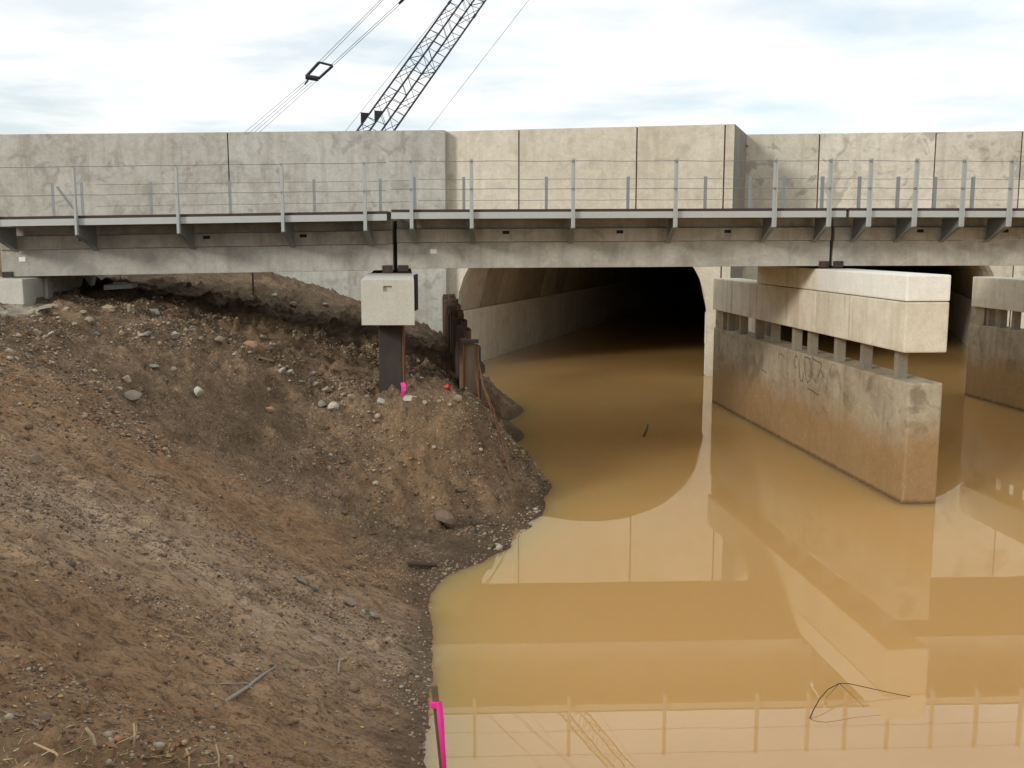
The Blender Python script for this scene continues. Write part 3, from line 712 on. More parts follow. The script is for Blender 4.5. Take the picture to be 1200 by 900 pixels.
for dy in (.75, 2.6, 5.2):
    c_ = Vector((cpx.x, 0, 0)) + Vector((-.104 * (dy - .75), BY + dy, 0)); hpile(c_, height(c_.x, c_.y) - 1.2, zb + .01, M['rust_dark'], T, .40)
c_ = Vector((cpx.x + .235, BY + .54, 0)); emit('pile_edge_plate', *hexa(box8(c_ + Vector((-.022, 0, .9)), (.022, 0, 0), (0, .3, 0), (0, 0, zb - .9))), M['rust_edge'], T)
emit('dark_strip', *hexa(box8((br.x - .150, BY + 1.5, zt - .62), (.034, 0, 0), (0, .5, 0), (0, 0, .66))), M['black'], T)  # thin black strip drawn for the dark line beside the cap

# bent cap at the picture's left edge
q = at_y(27, 340, 19.9); zt2, zb2 = at_y(20, 327.2, 19.9).z, 2.7
T = thing('pile_bent', (q.x - .5, 21, 2.0), 'pale concrete bridge cap half buried at the left edge', 'pile bent')
v, f = hexa(box8((q.x - .95, 19.9, zb2), (.95, 0, 0), bd * 1.15, (0, 0, zt2 - zb2)), .025); emit('cap', v, f, M['cap_box'], T)
v, f = hexa(box8(Vector((q.x - .95, 19.9, zb2)) + bd * 1.22 + Vector((.02, 0, 0)), (.98, 0, 0), bd * 4.4, (0, 0, zt2 - zb2 - .004)), .025); emit('cap', v, f, M['girder'], T)
for dy in (1.0, 4.5): hpile(Vector((q.x - .5 - .104 * dy, 19.9 + dy, 0)), .8, zb2 + .01, M['rust_dark'], T, .36)

# ------------------------------------------------------------------ sheet piling
T = thing('sheet_pile_wall', (-1.4, 25, -1), 'broken rusty sheet pile wall between the dirt bank and the water', 'sheet piling')
a = Vector((-.78, 19.35, 0)); b = Vector((-2.02, 32.2, 0)); dd = (b - a).normalized(); sp = Vector((dd.y, -dd.x, 0))
Lw = (b - a).length; n = 16; pitch = Lw / n
tops = [2.58, 2.60, 2.42, 2.74, 2.62, 2.80, 2.70, 2.86, 2.78, 2.70, 2.88, 2.80, 2.92, 2.86, 2.95, 2.90]
for i in range(n):                                      # each sheet a U trough, alternately facing left and right
    sg = 1 if i % 2 == 0 else -1; s0 = a + dd * (pitch * i); w2 = pitch * .25; dep = .17 * sg
    prof = [(0, 0), (.06, 0), (.06 + .10, dep), (pitch - .16, dep), (pitch - .06, 0), (pitch + .02, 0)]
    th = .028; z0, z1 = -1.0, tops[i]
    poly = [s0 + dd * u + sp * o for u, o in prof] + [s0 + dd * u + sp * (o + th) for u, o in prof[::-1]]
    nseg = len(prof); V = [Vector((p.x, p.y, z0)) for p in poly] + [Vector((p.x, p.y, z1 + .05 * math.sin(3.1 * k + i))) for k, p in enumerate(poly)]
    m_ = len(poly); Fs = [(k, (k + 1) % m_, m_ + (k + 1) % m_, m_ + k) for k in range(m_)]
    for k in range(nseg - 1): Fs.append((m_ + k, m_ + k + 1, m_ + 2 * nseg - 2 - k, m_ + 2 * nseg - 1 - k))
    emit('sheet', V, Fs, M['rust'] if i % 3 else M['rust_dark'], T)
# the bent end sheet standing across the front, with bright rusty edges
fr0 = at_y(545, 470, 19.25); fr1 = at_y(559.5, 470, 19.2); z1 = at_y(552, 403, 19.2).z
v, f = hexa(box8((fr0.x, 19.25, -.5), (fr1.x - fr0.x, -.04, 0), (0, .03, 0), (0, 0, z1 + .5))); emit('end_sheet', v, f, M['rust_pale'], T)
for x_, zz in ((fr0.x - .03, z1 + .02), (fr1.x + .003, z1 - .05)):
    v, f = hexa(box8((x_, 19.13, -.5), (.028, 0, 0), (0, .16, 0), (0, 0, zz + .5))); emit('flange_strip', v, f, M['rust_edge'], T)
v, f = hexa(box8((fr0.x - .05, 19.08, z1 + .024), (.31, 0, 0), (0, .30, 0), (0, 0, .05))); emit('cap_plate', v, f, M['rust_dark'], T)
for k_, pts in enumerate([[(560, 418, 19.1), (566, 452, 18.7), (575, 478, 18.3), (585, 510, 17.9), (598, 556, 17.2)], [(557, 430, 19.0), (562, 470, 18.6), (571, 490, 18.3)], [(562, 440, 19.1), (579, 482, 18.4), (590, 520, 17.7)]]):
    emit('bent_strap', *tube([at_y(*p) for p in pts], .011 if k_ == 0 else .009, 5), M['rust_edge'], T)

# ------------------------------------------------------------------ crane behind the wall
psi, al = math.radians(46), math.radians(48.5)
CYY = 62.0
foot = at_y(424, 176, CYY)
D = Vector((math.cos(al) * math.cos(psi), math.cos(al) * math.sin(psi), math.sin(al)))
W_ = Vector((-math.sin(psi), math.cos(psi), 0)); Nn = D.cross(W_)
T = thing('crawler_crane', (foot.x - 4, CYY + 2, 8.0), 'dark lattice-boom crane standing behind the headwall', 'crane')
SB = 1.30; BL = 42.0
def bp(t, i, j): return foot + D * t + W_ * (SB * (i - .5)) + Nn * (SB * (j - .5))
for i, j in ((0, 0), (1, 0), (1, 1), (0, 1)):
    emit('chord', *tube([bp(.9, i, j), bp(BL - 2, i, j)], .058, 6), M['crane'], T)
    emit('boom_foot', *tube([foot + W_ * (.75 * (i - .5)), bp(.9, i, j)], .07, 6), M['crane'], T)
    emit('boom_head', *tube([bp(BL - 2, i, j), foot + D * BL + W_ * (.5 * (i - .5))], .06, 6), M['crane'], T)
lac = []
step = 1.28
corners = [(0, 0), (1, 0), (1, 1), (0, 1)]
for fce in range(4):
    c0, c1 = corners[fce], corners[(fce + 1) % 4]; t = .9; k = 0
    while t < BL - 2 - step:
        A_, B_ = (c0, c1) if k % 2 == 0 else (c1, c0)
        lac.append(tube([bp(t, *A_), bp(t + step * .52, *B_)], .020, 4, close=False)); lac.append(tube([bp(t + step * .52, *B_), bp(t + step, *A_)], .020, 4, close=False))
        if k % 5 == 0: lac.append(tube([bp(t, *c0), bp(t, *c1)], .026, 4, close=False))
        t += step; k += 1
lo_ = emit('lacing', *merge(lac), M['crane'], T); lo_['kind'] = 'stuff'
for i in (0, 1):                                        # gusset plates near the boom foot
    a_ = bp(1.5, i, 1); v, f = prism([a_ + D * .0, a_ + D * 1.0, a_ + D * .55 + Nn * .48], W_ * .05); emit('gusset', v, f, M['crane'], T)
for tj in (12.4, 24.6):
    for c_ in corners: emit('boom_joint', *tube([bp(tj - .14, *c_), bp(tj + .14, *c_)], .085, 6), M['crane'], T)
# boom-hoist tackle: bridle frame with ropes to the boom tip and to the gantry
tip = foot + D * BL
def pt(px, py, y=60.5): return at_y(px, py, y)
sA, sB, sC, sD = pt(374, 73), pt(390, 77), pt(358.5, 90), pt(373, 92.5)
emit('bridle_frame', *merge([tube([sA, sB], .07, 6), tube([sC, sA], .09, 6), tube([sD, sB], .08, 6), tube([sC, sD], .16, 6), tube([sC + (sD - sC) * .3, pt(357, 99)], .05, 5)]), M['crane'], T)
for s, e_ in (((374, 72), (451, -5)), ((377, 73.5), (454, -5)), ((388, 76), (469.5, 1)), ((391, 76.5), (474, 0))):
    p0_ = pt(*s); p1_ = pt(*e_, 58); emit('pendant_rope', *tube([p0_, p0_ + (p1_ - p0_) * 5.5], .017, 4), M['rope'], T)
v0 = pt(470, 3, 58.05); emit('rope_socket', *tube([pt(467.5, 4.5, 58.1), pt(472.5, -1, 58)], .07, 5), M['crane'], T)
for s, e_ in (((359, 94), (287, 155)), ((362, 95), (293, 155)), ((366, 95.5), (298, 155)), ((371, 95), (304, 155))):
    emit('hoist_rope', *tube([pt(*s), pt(*e_, 62.2) + (pt(*e_, 62.2) - pt(*s)) * .22], .012, 4), M['rope'], T)
for s, e_ in (((403, 156), (528, 0)), ((499, 156), (621, -2))):
    p0_, p1_ = pt(*s, 62), pt(*e_, 57.5); emit('hoist_rope', *tube([p0_ + (p0_ - p1_) * .12, p0_ + (p1_ - p0_) * 4.6], .013, 4), M['rope'], T)
# machinery house and crawler tracks, hidden from here by the wall
hb_ = foot + Vector((-5.6, 2.6, 0))
def bxw(c, sx, sy, z0, z1, bv=.1): return hexa(box8((c.x - sx / 2, c.y - sy / 2, z0), (sx, 0, 0), (0, sy, 0), (0, 0, z1 - z0)), bv)
emit('machinery_house', *bxw(foot + Vector((-4.2, 1.2, 0)), 6.2, 3.2, 9.15, 10.75), M['crane_body'], T)
emit('cab', *bxw(foot + Vector((-.4, -1.2, 0)), 1.7, 1.1, 9.15, 10.8), M['crane_body'], T)
emit('cab_window', *bxw(foot + Vector((-.4, -1.76, 0)), 1.3, .03, 9.8, 10.6, .005), M['glass'], T)
emit('turntable', *bxw(foot + Vector((-2.6, .8, 0)), 2.6, 2.6, 8.85, 9.15), M['crane'], T)
for sy in (-1.6, 3.2):
    c_ = foot + Vector((-2.6, sy, 0)); pr = [Vector((c_.x + x_, c_.y, z_)) for x_, z_ in ((-3, 8.02), (3, 8.02), (3.5, 8.4), (3.2, 8.84), (-3.2, 8.84), (-3.5, 8.4))]
    emit('crawler_track', *prism(pr, (0, .8, 0)), M['crane'], T)
emit('axle', *bxw(foot + Vector((-2.6, 1.2, 0)), 1.6, 4.2, 8.3, 8.7), M['crane'], T)
gp = pt(284, 160, 62.2); emit('gantry', *merge([tube([Vector((gp.x, 62.2, 10.9)), Vector((gp.x + 1.8, 62.4, 9.6))], .1, 6), tube([Vector((gp.x, 62.2, 10.9)), Vector((gp.x - .2 + 1.2, 62.6, 9.4))], .1, 6)]), M['crane'], T)

# ------------------------------------------------------------------ stones
def ico(sub):
    bm = bmesh.new(); bmesh.ops.create_icosphere(bm, subdivisions=sub, radius=1.0)
    bm.verts.index_update(); r = (np.array([tuple(v.co) for v in bm.verts]), np.array([[v.index for v in f_.verts] for f_ in bm.faces])); bm.free(); return r
I1, I2 = ico(1), ico(2)
def stone_mesh(sx, sy, sz, r, angular=.5):
    v = I2[0].copy()
    for _ in range(int(7 + 8 * angular)):                # shave planes off so that it reads as broken rock
        n = Vector((r.uniform(-1, 1), r.uniform(-1, 1), r.uniform(-1, 1))).normalized(); n = np.array(n); h = r.uniform(.42, .80); dd_ = v @ n
        v = v - np.outer(np.maximum(dd_ - h, 0), n)
    v += npr.normal(0, .02, v.shape); return v * [sx, sy, sz], I2[1]
def stone(px, py, wpx, hpx, mat, label=None, group=None, ang=.6, rot=None, sink=.3, y=None, cat='stone'):
    p = on_ground(px, py + hpx * .30) if y is None else at_y(px, py, y)
    sc_ = p.y / F * .5; sx, sz = wpx * sc_, hpx * sc_ * 1.05; sy = (sx + sz) / 2 * rnd.uniform(.85, 1.15)
    v, f = stone_mesh(sx, sy, sz, rnd, ang); a_ = (math.radians(rot) if rot is not None else rnd.uniform(-.25, .25))
    ca, sa = math.cos(a_), math.sin(a_); v = np.c_[v[:, 0] * ca - v[:, 2] * sa, v[:, 1], v[:, 0] * sa + v[:, 2] * ca]
    zc = height(p.x, p.y) + sz * (1 - 2 * sink)
    o = emit('stone', [Vector((p.x + q[0], p.y + q[1], zc + q[2])) for q in v], [tuple(q) for q in f], mat, None)
    tag(o, label or 'small loose stone half sunk in the gravel mound', cat, group or 'loose stones on the mound'); return o
ST = M
stone(298, 404, 36, 17, M['st_pink'], 'long wedge-shaped orange stone pointing down the mound', ang=.9, rot=-24)
stone(234, 458, 16, 15, M['st_white'], 'single pale squarish stone in the middle of the gravel face')
stone(317, 480, 14, 13, M['st_pink'], 'rounded peach stone alone on the gravel below the crest', ang=.3)
stone(154, 463, 30, 18, M['st_grey'], 'flat pinkish grey slab set in the gravel face', ang=.9, rot=10)
stone(149, 444, 14, 12, M['st_tan'], 'tan stone just above the flat grey slab')
stone(42, 536, 14, 15, M['st_grey'], 'grey rounded stone alone on the mud at far left', ang=.2)
stone(153, 361, 19, 16, M['st_tan'], 'big blocky tan stone on the crest below the bridge', ang=.8)
stone(183, 365, 18, 16, M['st_white'], 'big white rounded stone on the crest beside a plank', ang=.4)
stone(105, 376, 18, 13, M['st_tan'], 'tan stone on the clay near the concrete slab', ang=.6)
stone(43, 390, 15, 11, M['st_tan'], 'tan stone at far left just under the clay rim', ang=.5)
stone(127, 360, 20, 9, M['st_tan'], 'low flat tan stone left of the blocky one', ang=.5)
stone(172, 391, 16, 9, M['st_grey'], 'flat olive grey stone below the crest stones', ang=.4)
stone(205, 392, 14, 10, M['st_white'], 'off-white stone right of the flat olive one', ang=.5)
stone(256, 398, 13, 13, M['st_tan'], 'upright tan block left of the orange wedge', ang=.8)
stone(236, 396, 10, 9, M['st_tan'], 'small tan stone touching the upright block', ang=.5)
stone(309, 395, 10, 8, M['st_tan'], 'small tan stone right above the orange wedge', ang=.5)
stone(330, 434, 14, 7, M['st_white'], 'bright white chip beside a grey stone', ang=.8, rot=25)
stone(340, 436, 15, 10, M['st_white'], 'pale grey stone beside the bright white chip', ang=.6)
stone(383, 456, 14, 10, M['st_tan'], 'tan stone in the upper pair left of the steel pile', ang=.5)
stone(391, 476, 15, 13, M['st_white'], 'pale round stone in the lower pair left of the steel pile', ang=.4)
stone(379, 473, 14, 11, M['st_grey'], 'greyer stone in the lower pair left of the steel pile', ang=.5)
stone(446, 469, 15, 9, M['st_white'], 'white and black stone at the foot of the steel pile', ang=.7)
stone(480, 466, 20, 8, M['st_white'], 'low whitish stone right of the steel pile and pink tape', ang=.5)
stone(535, 466, 16, 12, M['st_tan'], 'tan lump at the front of the sheet piles', ang=.5)
stone(412, 464, 12, 8, M['st_tan'], 'tan stone in the row left of the pile foot', ang=.5)
stone(521, 603, 30, 26, M['st_brown'], 'big brown clay-covered boulder low in the steep face', ang=.3, sink=.45)
stone(180, 429, 16, 7, M['st_grey'], 'thin grey stone on the gravel above the slab', ang=.5)
stone(203, 432, 9, 9, M['st_tan'], 'tiny tan stone in a pair mid mound', ang=.5)
stone(352, 680, 20, 9, M['st_grey'], 'pale long stone on the mud slope near the water', ang=.6, rot=-30)
stone(369, 687, 16, 9, M['st_grey'], 'grey stone just right of the pale long one', ang=.6, rot=-20)
stone(411, 706, 22, 10, M['st_grey'], 'flat grey stone on the mud nearest the water bend', ang=.7, rot=-25)
stone(438, 720, 18, 8, M['st_grey'], 'low flat grey stone further down the mud slope', ang=.6)
stone(395, 576, 14, 14, M['st_brown'], 'brown clod below the gravel in the clay', ang=.4)
stone(352, 372, 22, 11, M['st_grey'], 'large grey stone in the shade behind the bridge', ang=.6, y=None)
stone(50, 838, 22, 18, M['st_brown'], 'brown lump of earth at lower left', ang=.4)
SMALL = ['tan pebble-sized stone in the clay left of the crest', 'leftmost of the small stones behind the clay rim', 'small stone right behind the low tan pair on the clay', 'small stone furthest back on the clay near the slab', 'small stone under the big blocky crest stone', 'small stone left of the small tan pair below the crest', 'small stone above the upright tan block', 'small stone under the tip of the orange wedge', 'small stone right of the orange wedge near the shade', 'stone between the orange wedge and the shaded slope', 'tiny stone at the edge of the bridge shade', 'thin flat stone right of the bright white chip', 'upper left stone of the cluster left of the pile', 'small stone in the cluster beside the pale round stone', 'small stone at the top of the cluster left of the pile', 'small stone just left of the steel pile foot', 'small stone above the peach stone', 'small stone between the wood scrap and the shade', 'small stone by the bridge shade above the orange wedge', 'small stone right of the white crest stone', 'small stone below the tan stone on the clay', 'tiny stone right of the far left rim stone', 'small stone between the pile and the sheet piles', 'small stone nearest the red scrap', 'lone small stone at the left edge of the gravel', 'lone small stone where mud and gravel meet at left', 'lone small stone low on the mud slope', 'lone small stone low in the middle of the gravel face']
for ki, (px, py, w_, h_) in enumerate(((88, 379, 10, 7), (65, 368, 9, 6), (98, 366, 11, 7), (78, 362, 9, 6), (143, 389, 9, 7), (218, 386, 9, 6), (226, 383, 10, 6), (276, 414, 9, 6), (349, 396, 9, 8), (328, 400, 10, 7), (345, 393, 8, 7), (365, 437, 12, 5), (371, 450, 12, 8), (402, 462, 10, 7), (400, 455, 9, 6),
                       (430, 464, 10, 6), (315, 456, 8, 6), (366, 416, 8, 6), (252, 371, 9, 7), (212, 376, 10, 7), (112, 391, 10, 7), (60, 390, 8, 5), (498, 471, 9, 6), (515, 470, 9, 6), (20, 420, 9, 6), (62, 502, 9, 6), (298, 635, 9, 6), (315, 563, 8, 7))):
    stone(px, py, w_, h_, rnd.choice([M['st_tan'], M['st_tan'], M['st_grey'], M['st_white'], M['st_brown']]), SMALL[ki])
for (px, py), lb_ in zip(((222, 333), (303, 352), (322, 346), (345, 356), (382, 356)), ['stone on the shaded slope nearest the hanging board', 'stone on the shaded slope just right of the rusty rod', 'stone on the shaded slope highest right of the rod', 'stone on the shaded slope in the middle of the row', 'rightmost stone on the shaded slope behind the bridge']): stone(px, py, rnd.uniform(8, 13), rnd.uniform(5, 8), rnd.choice([M['st_grey'], M['st_white'], M['st_tan']]), lb_, 'stones on the shaded slope')

# gravel: thousands of small stones as one mass
def scatter(name, pts, sizes, cols, label, cat, mat):
    vb, fb = I1; nv, nf = len(vb), len(fb); n = len(pts)
    V = np.empty((n, nv, 3)); sq = npr.uniform(.55, 1.1, (n, 1, 3)); jit = npr.uniform(.78, 1.12, (n, nv, 1))
    ang = npr.uniform(0, 6.28, n); ca, sa = np.cos(ang)[:, None], np.sin(ang)[:, None]
    q = vb[None] * sq * jit; V[..., 0] = q[..., 0] * ca - q[..., 1] * sa; V[..., 1] = q[..., 0] * sa + q[..., 1] * ca; V[..., 2] = q[..., 2] * .75
    V = V * np.asarray(sizes)[:, None, None] + np.asarray(pts)[:, None, :]
    Fc = (fb[None] + (np.arange(n) * nv)[:, None, None]).reshape(-1, 3)
    me = bpy.data.meshes.new(name); me.vertices.add(n * nv); me.vertices.foreach_set('co', V.reshape(-1)); me.loops.add(Fc.size); me.loops.foreach_set('vertex_index', Fc.ravel().astype(np.int32))
    me.polygons.add(len(Fc)); me.polygons.foreach_set('loop_start', np.arange(0, Fc.size, 3, dtype=np.int32)); me.polygons.foreach_set('loop_total', np.full(len(Fc), 3, np.int32)); me.update(calc_edges=True)
    ca_ = me.color_attributes.new('col', 'FLOAT_COLOR', 'POINT'); cc = np.ones((n, nv, 4)); cc[..., :3] = np.asarray(cols)[:, None, :]; ca_.data.foreach_set('color', cc.ravel().astype(np.float32))
    me.materials.append(mat); o = bpy.data.objects.new(name, me); COL.objects.link(o); tag(o, label, cat, kind='stuff'); return o
PAL = np.array([1.0, .92, .81]) * np.array([(.46, .43, .36), (.36, .33, .27), (.25, .22, .18), (.38, .29, .19), (.20, .13, .08), (.12, .10, .085), (.055, .047, .04), (.31, .15, .075), (.16, .12, .085), (.10, .075, .055)])
PW = np.array([.14, .12, .10, .12, .11, .10, .11, .04, .10, .06])
hv = np.vectorize(height)
def samples(n, dens, xr, yr, gmin=None):
    P = []
    while sum(map(len, P)) < n:
        x = npr.uniform(*xr, 6000); y = npr.uniform(*yr, 6000)
        keep = npr.rand(6000) < dens(x, y); P.append(np.c_[x, y][keep])
    return np.concatenate(P)[:n]
gd = lambda x, y: np.clip(.06 + 1.9 * (fbm(x * .8, y * .8, 120) + .12), 0, 1) ** 1.4 * sstep(13.0, 14.6, y - .25 * (x + 3)) * (1 - .85 * np.exp(-(((x + 1.3) / 1.35) ** 2 + ((y - 16.2) / .9) ** 2)))
xy = samples(30000, gd, (-10.5, .8), (12.5, 22.5)); z = hv(xy[:, 0], xy[:, 1]); ok = z > .02; xy, z = xy[ok], z[ok]
sz = np.clip(npr.lognormal(math.log(.0150), .55, len(z)), .008, .075)
scatter('gravel', np.c_[xy, z + sz * .25], sz, PAL[npr.choice(len(PAL), len(z), p=PW)], 'mixed brown and grey gravel covering the mound', 'gravel', M['pebble'])
md = lambda x, y: np.clip(.12 + 1.4 * (fbm(x * .6, y * 1.6, 140) + .05), 0, 1)
xy = samples(24000, md, (-7, -.7), (4.2, 14.5)); z = hv(xy[:, 0], xy[:, 1]); ok = z > .01; xy, z = xy[ok], z[ok]
sz = np.clip(npr.lognormal(math.log(.0105), .45, len(z)), .005, .035)
scatter('grit', np.c_[xy, z + sz * .15], sz, PAL[npr.choice(len(PAL), len(z), p=PW)], 'scattered grit pressed into the mud slope', 'gravel', M['pebble'])
xy = samples(1500, lambda x, y: np.clip(.1 + 1.6 * (fbm(x * .7, y * 1.2, 180) + .02), 0, 1), (-7.5, .5), (4.3, 18.0)); z = hv(xy[:, 0], xy[:, 1]); ok = z > .05; xy, z = xy[ok], z[ok]
sz = np.clip(npr.lognormal(math.log(.024), .5, len(z)), .012, .09)
CPAL = np.array([(.17, .105, .06), (.12, .075, .042), (.23, .15, .09), (.08, .05, .03)])
scatter('earth_clods', np.c_[xy, z - sz * .1], sz, CPAL[npr.choice(4, len(z))], 'crumbled brown earth clods lying on the bank', 'earth', M['pebble'])
# pale shell-like gravel washed up along the water's edge
E_ = []
for i in range(len(edge_px) - 1):
    a_, b_ = at_z(*edge_px[i]), at_z(*edge_px[i + 1])
    for _ in range(60):
        t = rnd.random(); p = a_.lerp(b_, t); E_.append((p.x - abs(rnd.gauss(0, .16)), p.y + rnd.gauss(0, .1)))
for i in range(len(side_px) - 1):
    a_, b_ = at_z(*side_px[i]), at_z(*side_px[i + 1])
    for _ in range(70):
        t = rnd.random(); p = a_.lerp(b_, t); E_.append((p.x - abs(rnd.gauss(0, .2)), p.y))
E_ = np.array(E_); z = hv(E_[:, 0], E_[:, 1]); ok = z > -.02; E_, z = E_[ok], z[ok]; sz = npr.uniform(.006, .026, len(z))
scatter('shore_gravel', np.c_[E_, z + sz * .2], sz, PAL[npr.choice(len(PAL), len(z), p=PW)], 'wet gravel strewn along the edge of the water', 'gravel', M['pebble'])

# fallen leaves and straw on the near slope
V, Fs, CC = [], [], []
LP = [(.30, .17, .07), (.22, .11, .05), (.36, .26, .13), (.16, .07, .04), (.42, .34, .10), (.12, .075, .045), (.33, .22, .12)]
for _ in range(2600):
    x, y = (rnd.uniform(-6.5, -.9), rnd.uniform(4.2, 13)) if _ % 3 else (rnd.uniform(-3.2, -.9), rnd.uniform(4.3, 6.2))
    if rnd.random() > .35 + .9 * float(fbm(np.array(x * .8), np.array(y * .8), 160)) + (.5 if y < 7.5 else 0): continue
    z = height(x, y)
    if z < .05: continue
    n = normal_at(x, y); t = Vector((rnd.uniform(-1, 1), rnd.uniform(-1, 1), rnd.uniform(-.3, .3))); t = (t - n * t.dot(n) * .7).normalized(); b_ = n.cross(t).normalized()
    l, wd = rnd.uniform(.015, .045), rnd.uniform(.006, .018); c = Vector((x, y, z)) + n * .008; k = len(V)
    V += [c - t * l, c - b_ * wd + n * .006, c + t * l, c + b_ * wd + n * rnd.uniform(0, .015)]; Fs.append((k, k + 1, k + 2, k + 3)); col_ = rnd.choice(LP); CC += [col_] * 4
lf = emit('leaf_litter', V, Fs, M['leaf'], None); ca_ = lf.data.color_attributes.new('col', 'FLOAT_COLOR', 'POINT')
for i, c in enumerate(CC): ca_.data[i].color = (*c, 1)
tag(lf, 'brown fallen leaves scattered over the near mud slope', 'leaves', kind='stuff')

# dry grass and stalks along the nearest ledge
V, Fs, CC = [], [], []
def blade(p, q, w0, col_):
    global V, Fs, CC
    v, f = tube([p, p.lerp(q, .55) + Vector((rnd.gauss(0, .008), rnd.gauss(0, .008), 0)), q], w0, 4, w0 * .35, close=False); k = len(V); V += v; Fs += [tuple(i + k for i in ff) for ff in f]; CC += [col_] * len(v)
for _ in range(110):
    p = on_ground(rnd.uniform(0, 290), rnd.uniform(862, 899)); h = rnd.uniform(.015, .06)
    blade(p, p + Vector((rnd.gauss(0, .05), rnd.gauss(0, .05), h * .7)), rnd.uniform(.0015, .004), rnd.choice([(.36, .26, .14), (.28, .19, .10), (.42, .33, .2), (.20, .13, .07), (.24, .23, .08)]))
gr = emit('dry_grass', V, Fs, M['leaf'], None); ca_ = gr.data.color_attributes.new('col', 'FLOAT_COLOR', 'POINT')
for i, c in enumerate(CC): ca_.data[i].color = (*c, 1)
tag(gr, 'dry straw and grass along the nearest ledge', 'grass', kind='stuff')
M['straw'] = wood('straw_stalk', (.42, .31, .18), (.30, .21, .12))
for a_, b_, w_, lb in (((155, 875), (157, 847), .008, 'straw stalk standing upright left of the twig'), ((222, 900), (218, 877), .008, 'pale bent straw stalk at the bottom edge'),
                       ((256, 900), (253, 872), .006, 'thin rightmost straw stalk at the bottom edge'), ((112, 874), (101, 853), .013, 'short thick pale stalk on the near ledge'), ((84, 893), (40, 871), .007, 'straight dead twig lying on the near ledge')):
    p = on_ground(*a_); q = at_y(*b_, p.y + (.05 if w_ != .007 else .25)); 
    o = emit('straw_stalk', *tube([p - Vector((0, 0, .02)), p.lerp(q, .5) + Vector((.008, 0, 0)), q], w_, 6, w_ * .6), M['straw']); tag(o, lb, 'stalk')

# ------------------------------------------------------------------ sticks, planks and odds and ends
def limb(pts, r0, r1, mat, name, label, cat, lift=.01, grounded=True, extra=()):
    P = [(on_ground(*p) + Vector((0, 0, lift))) if grounded else p for p in pts]
    pr = [tube(P, r0, 7, r1)]
    for e_ in extra:
        Q = [(on_ground(*p) + Vector((0, 0, lift))) if grounded else p for p in e_]; pr.append(tube(Q, r1, 5, r1 * .4))
    o = emit(name, *merge(pr), mat, None, smooth=True); tag(o, label, cat); return o
limb([(252, 831), (270, 820), (292, 806), (297, 801), (309, 792), (323, 783)], .021, .010, M['branch'], 'fallen_branch', 'bleached grey forked stick lying on the mud slope', 'branch', .015, extra=[[(294, 803), (270, 803), (240, 804)]])
limb([(413, 631), (440, 626), (470, 617)], .010, .005, M['twig'], 'fallen_twig', 'thin dark twig lying at the foot of the clay face', 'branch')
limb([(396, 790), (399, 768)], .013, .008, M['branch'], 'fallen_twig', 'short pale stick on the mud slope right of the branch', 'branch')
# branch sticking out of the water
def rise(px, py, h): return at_z(px, py + h * 90) + Vector((0, 0, h))
wb = [at_z(949, 842), rise(953, 833, .04), rise(960, 821, .09), rise(970, 810, .12), rise(983, 803, .12), rise(995, 803, .10), rise(1020, 808, .07), rise(1046, 813, .03), at_z(1067, 816.5)]
limb(wb, .0065, .0035, M['twig'], 'floating_branch', 'thin dark branch arching out of the muddy water at lower right', 'branch', grounded=False, extra=[[wb[4], rise(994, 812, .06), at_z(1013, 829)], [wb[0], at_z(955, 845), at_z(968, 846.5), at_z(985, 844), at_z(1000, 841), at_z(1032, 838)], [wb[4], rise(974, 812, .05), at_z(968, 818)]])
limb([at_z(754, 512), at_z(758, 507) + Vector((0, 0, .08)), at_z(759, 505) + Vector((0, 0, .16))], .03, .02, M['twig'], 'floating_stick', 'tiny dark stick poking out of the water by the arch', 'branch', grounded=False)
def plank(a_, b_, wd, th, mat, label, lift=.02):
    p, q = on_ground(*a_) + Vector((0, 0, lift)), on_ground(*b_) + Vector((0, 0, lift)); d = (q - p); n = normal_at(p.x, p.y); s = d.cross(n).normalized() * wd; n = s.cross(d).normalized() * th
    o = emit('plank', *hexa(box8(p - s / 2, d, s, n if n.z > 0 else -n), .006), mat); tag(o, label, 'plank'); return o
plank((190, 357), (213, 367), .16, .05, M['plank'], 'reddish brown plank end on the crest beside the white stone')
plank((478, 664), (511, 665), .08, .035, M['darkplank'], 'dark soaked piece of wood lying at the edge of the water')
plank((304, 421), (322, 426), .12, .04, M['plank'], 'short brown board below the orange wedge stone')
plank((362, 432), (376, 441), .08, .03, M['plank'], 'small orange-brown wood scrap on the mound')
# slab by the left abutment
NU, NV = 14, 7; V, Fs = [], []
for j_ in range(NV):
    for i_ in range(NU):
        u_, v_ = i_ / (NU - 1), j_ / (NV - 1)
        q = on_ground(-40 + u_ * (112 - 26 * v_) + rnd.uniform(-2, 2), 357 + v_ * (15 - 5 * max(0, u_ - .5)) + rnd.uniform(-.5, .5)); V.append(q + Vector((0, 0, .05 * math.sin(math.pi * min(1, max(0, v_ * .8 + .1))))))
for j_ in range(NV - 1):
    for i_ in range(NU - 1): a_ = j_ * NU + i_; Fs.append((a_, a_ + 1, a_ + NU + 1, a_ + NU))
nb_ = len(V); V += [q - Vector((0, 0, .25)) for q in V]; Fs += [tuple(k + nb_ for k in f_[::-1]) for f_ in Fs]
rim = [i_ for i_ in range(NU)] + [j_ * NU + NU - 1 for j_ in range(1, NV)] + [(NV - 1) * NU + i_ for i_ in range(NU - 2, -1, -1)] + [j_ * NU for j_ in range(NV - 2, 0, -1)]
Fs += [(rim[k], rim[k - 1], rim[k - 1] + nb_, rim[k] + nb_) for k in range(len(rim))]
o = emit('sand_patch', V, Fs, M['slab'], None, smooth=False); tag(o, 'pale packed sand patch on the bank beside the left bridge cap', 'sand')
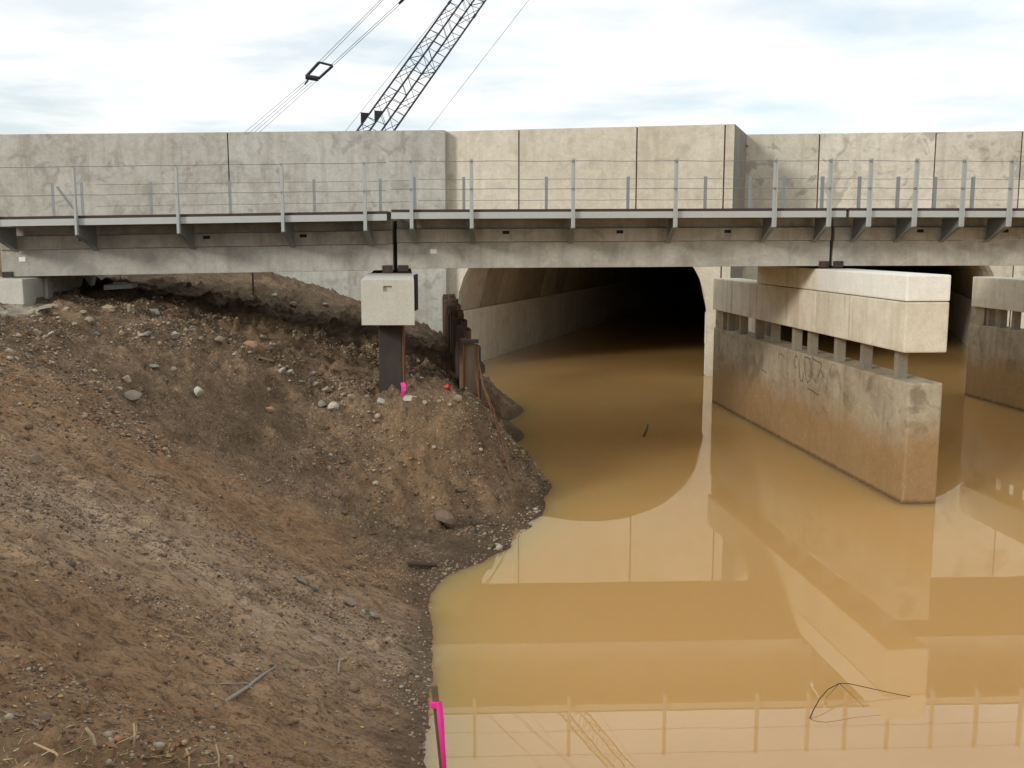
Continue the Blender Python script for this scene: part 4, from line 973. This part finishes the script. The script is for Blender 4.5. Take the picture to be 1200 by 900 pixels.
# board hung below the left span
S = spans[0]; xb = x_at(138, 1.6); p0_ = at_y(121.5, 340, by(xb, 1.6)); p1_ = at_y(155, 338, by(xb, 1.6))
T = thing('hanging_board', (p0_ + p1_) / 2, 'pale grey board hanging under the left bridge span', 'board')
emit('board', *hexa(box8(p0_, p1_ - p0_, (0, .35, .02), (0, 0, .11)), .012), M['board'], T)
md_ = (p0_ + p1_) / 2 + Vector((0, .17, .11)); emit('wire', *tube([md_, Vector((md_.x, md_.y, S.P(md_.x, 1.6, 0).z + .03))], .008, 5), M['cable'], T)
emit('bracket', *hexa(box8(md_ + Vector((-.14, -.05, -.01)), (.28, 0, 0), (0, .1, 0), (0, 0, .05)), .005), M['board'], T)
# thin rod behind the left span
p = on_ground(297, 346); o = emit('steel_rod', *tube([p - Vector((0, 0, .3)), Vector((p.x, p.y, p.z + 1.15))], .022, 6), M['rust']); tag(o, 'thin upright rusty rod on the slope under the left span', 'rod')
# pink tape at the pile foot, red scrap near the sheet piles
q = at_y(472, 455, 17.5); pts = [q + Vector((.0, 0, .10)), q + Vector((.02, -.02, .03)), q + Vector((.01, -.04, -.05)), q + Vector((-.02, -.05, -.12)), q + Vector((0, -.04, -.16))]
V, Fs = [], []
for i, p in enumerate(pts):
    wv = Vector((.034 + .010 * math.sin(i * 2), .02, 0)); V += [p - wv, p + wv, p + wv + Vector((0, .008, 0)), p - wv + Vector((0, .008, 0))]
for i in range(len(pts) - 1):
    a_, b_ = i * 4, i * 4 + 4; Fs += [(a_ + k, a_ + (k + 1) % 4, b_ + (k + 1) % 4, b_ + k) for k in range(4)]
o = emit('flagging_tape', V, Fs, M['pink']); tag(o, 'bright pink tape tied at the foot of the steel pile', 'tape')
p = on_ground(524, 457); v, f = stone_mesh(.075, .06, .075, rnd, .9); o = emit('red_scrap', [Vector((p.x + q[0], p.y + q[1], p.z + .045 + q[2])) for q in v], [tuple(q) for q in f], M['red']); tag(o, 'crumpled red plastic scrap lying left of the sheet piles', 'litter')

# survey stake with ribbon, close by at the water's edge
SY = 6.9
a_ = at_y(508.5, 803, SY); b_ = at_y(522, 925, SY); d = (b_ - a_).normalized(); bot = a_ + d * 1.75
T = thing('survey_stake', bot, 'leaning wooden survey stake with hot pink ribbon at the bottom edge', 'stake')
sx_ = Vector((.023, .006, 0)); sy_ = Vector((-.004, .011, 0))
emit('stake', *hexa([bot - sx_ - sy_, bot + sx_ - sy_, bot + sx_ + sy_, bot - sx_ + sy_, a_ - sx_ - sy_, a_ + sx_ - sy_, a_ + sx_ + sy_, a_ - sx_ + sy_], .003), M['lath'], T)
kn = at_y(510.5, 826, SY - .02); r0 = (kn - a_).length
v, f = hexa(box8(kn + Vector((-.040, -.014, -.022)), (.072, .004, -.006), (0, .046, 0), (.002, 0, .045)), .008); emit('ribbon_knot', v, f, M['pink'], T)
pts = [at_y(514.5, 822, SY - .03), at_y(516.5, 845, SY - .05), at_y(518.5, 872, SY - .05), at_y(521, 905, SY - .045), at_y(523, 960, SY - .04)]; V, Fs = [], []
for i, p in enumerate(pts):
    wv = Vector((.020 + .003 * math.sin(i * 1.7), .010 * math.cos(i * 1.3), 0)); V += [p - wv, p + Vector((0, -.010, 0)), p + wv, p + wv + Vector((0, .003, 0)), p + Vector((0, -.006, 0)), p - wv + Vector((0, .003, 0))]
for i in range(len(pts) - 1): Fs += [(i * 6 + k, i * 6 + (k + 1) % 6, i * 6 + 6 + (k + 1) % 6, i * 6 + 6 + k) for k in range(6)]
emit('ribbon', V, Fs, M['pink'], T)
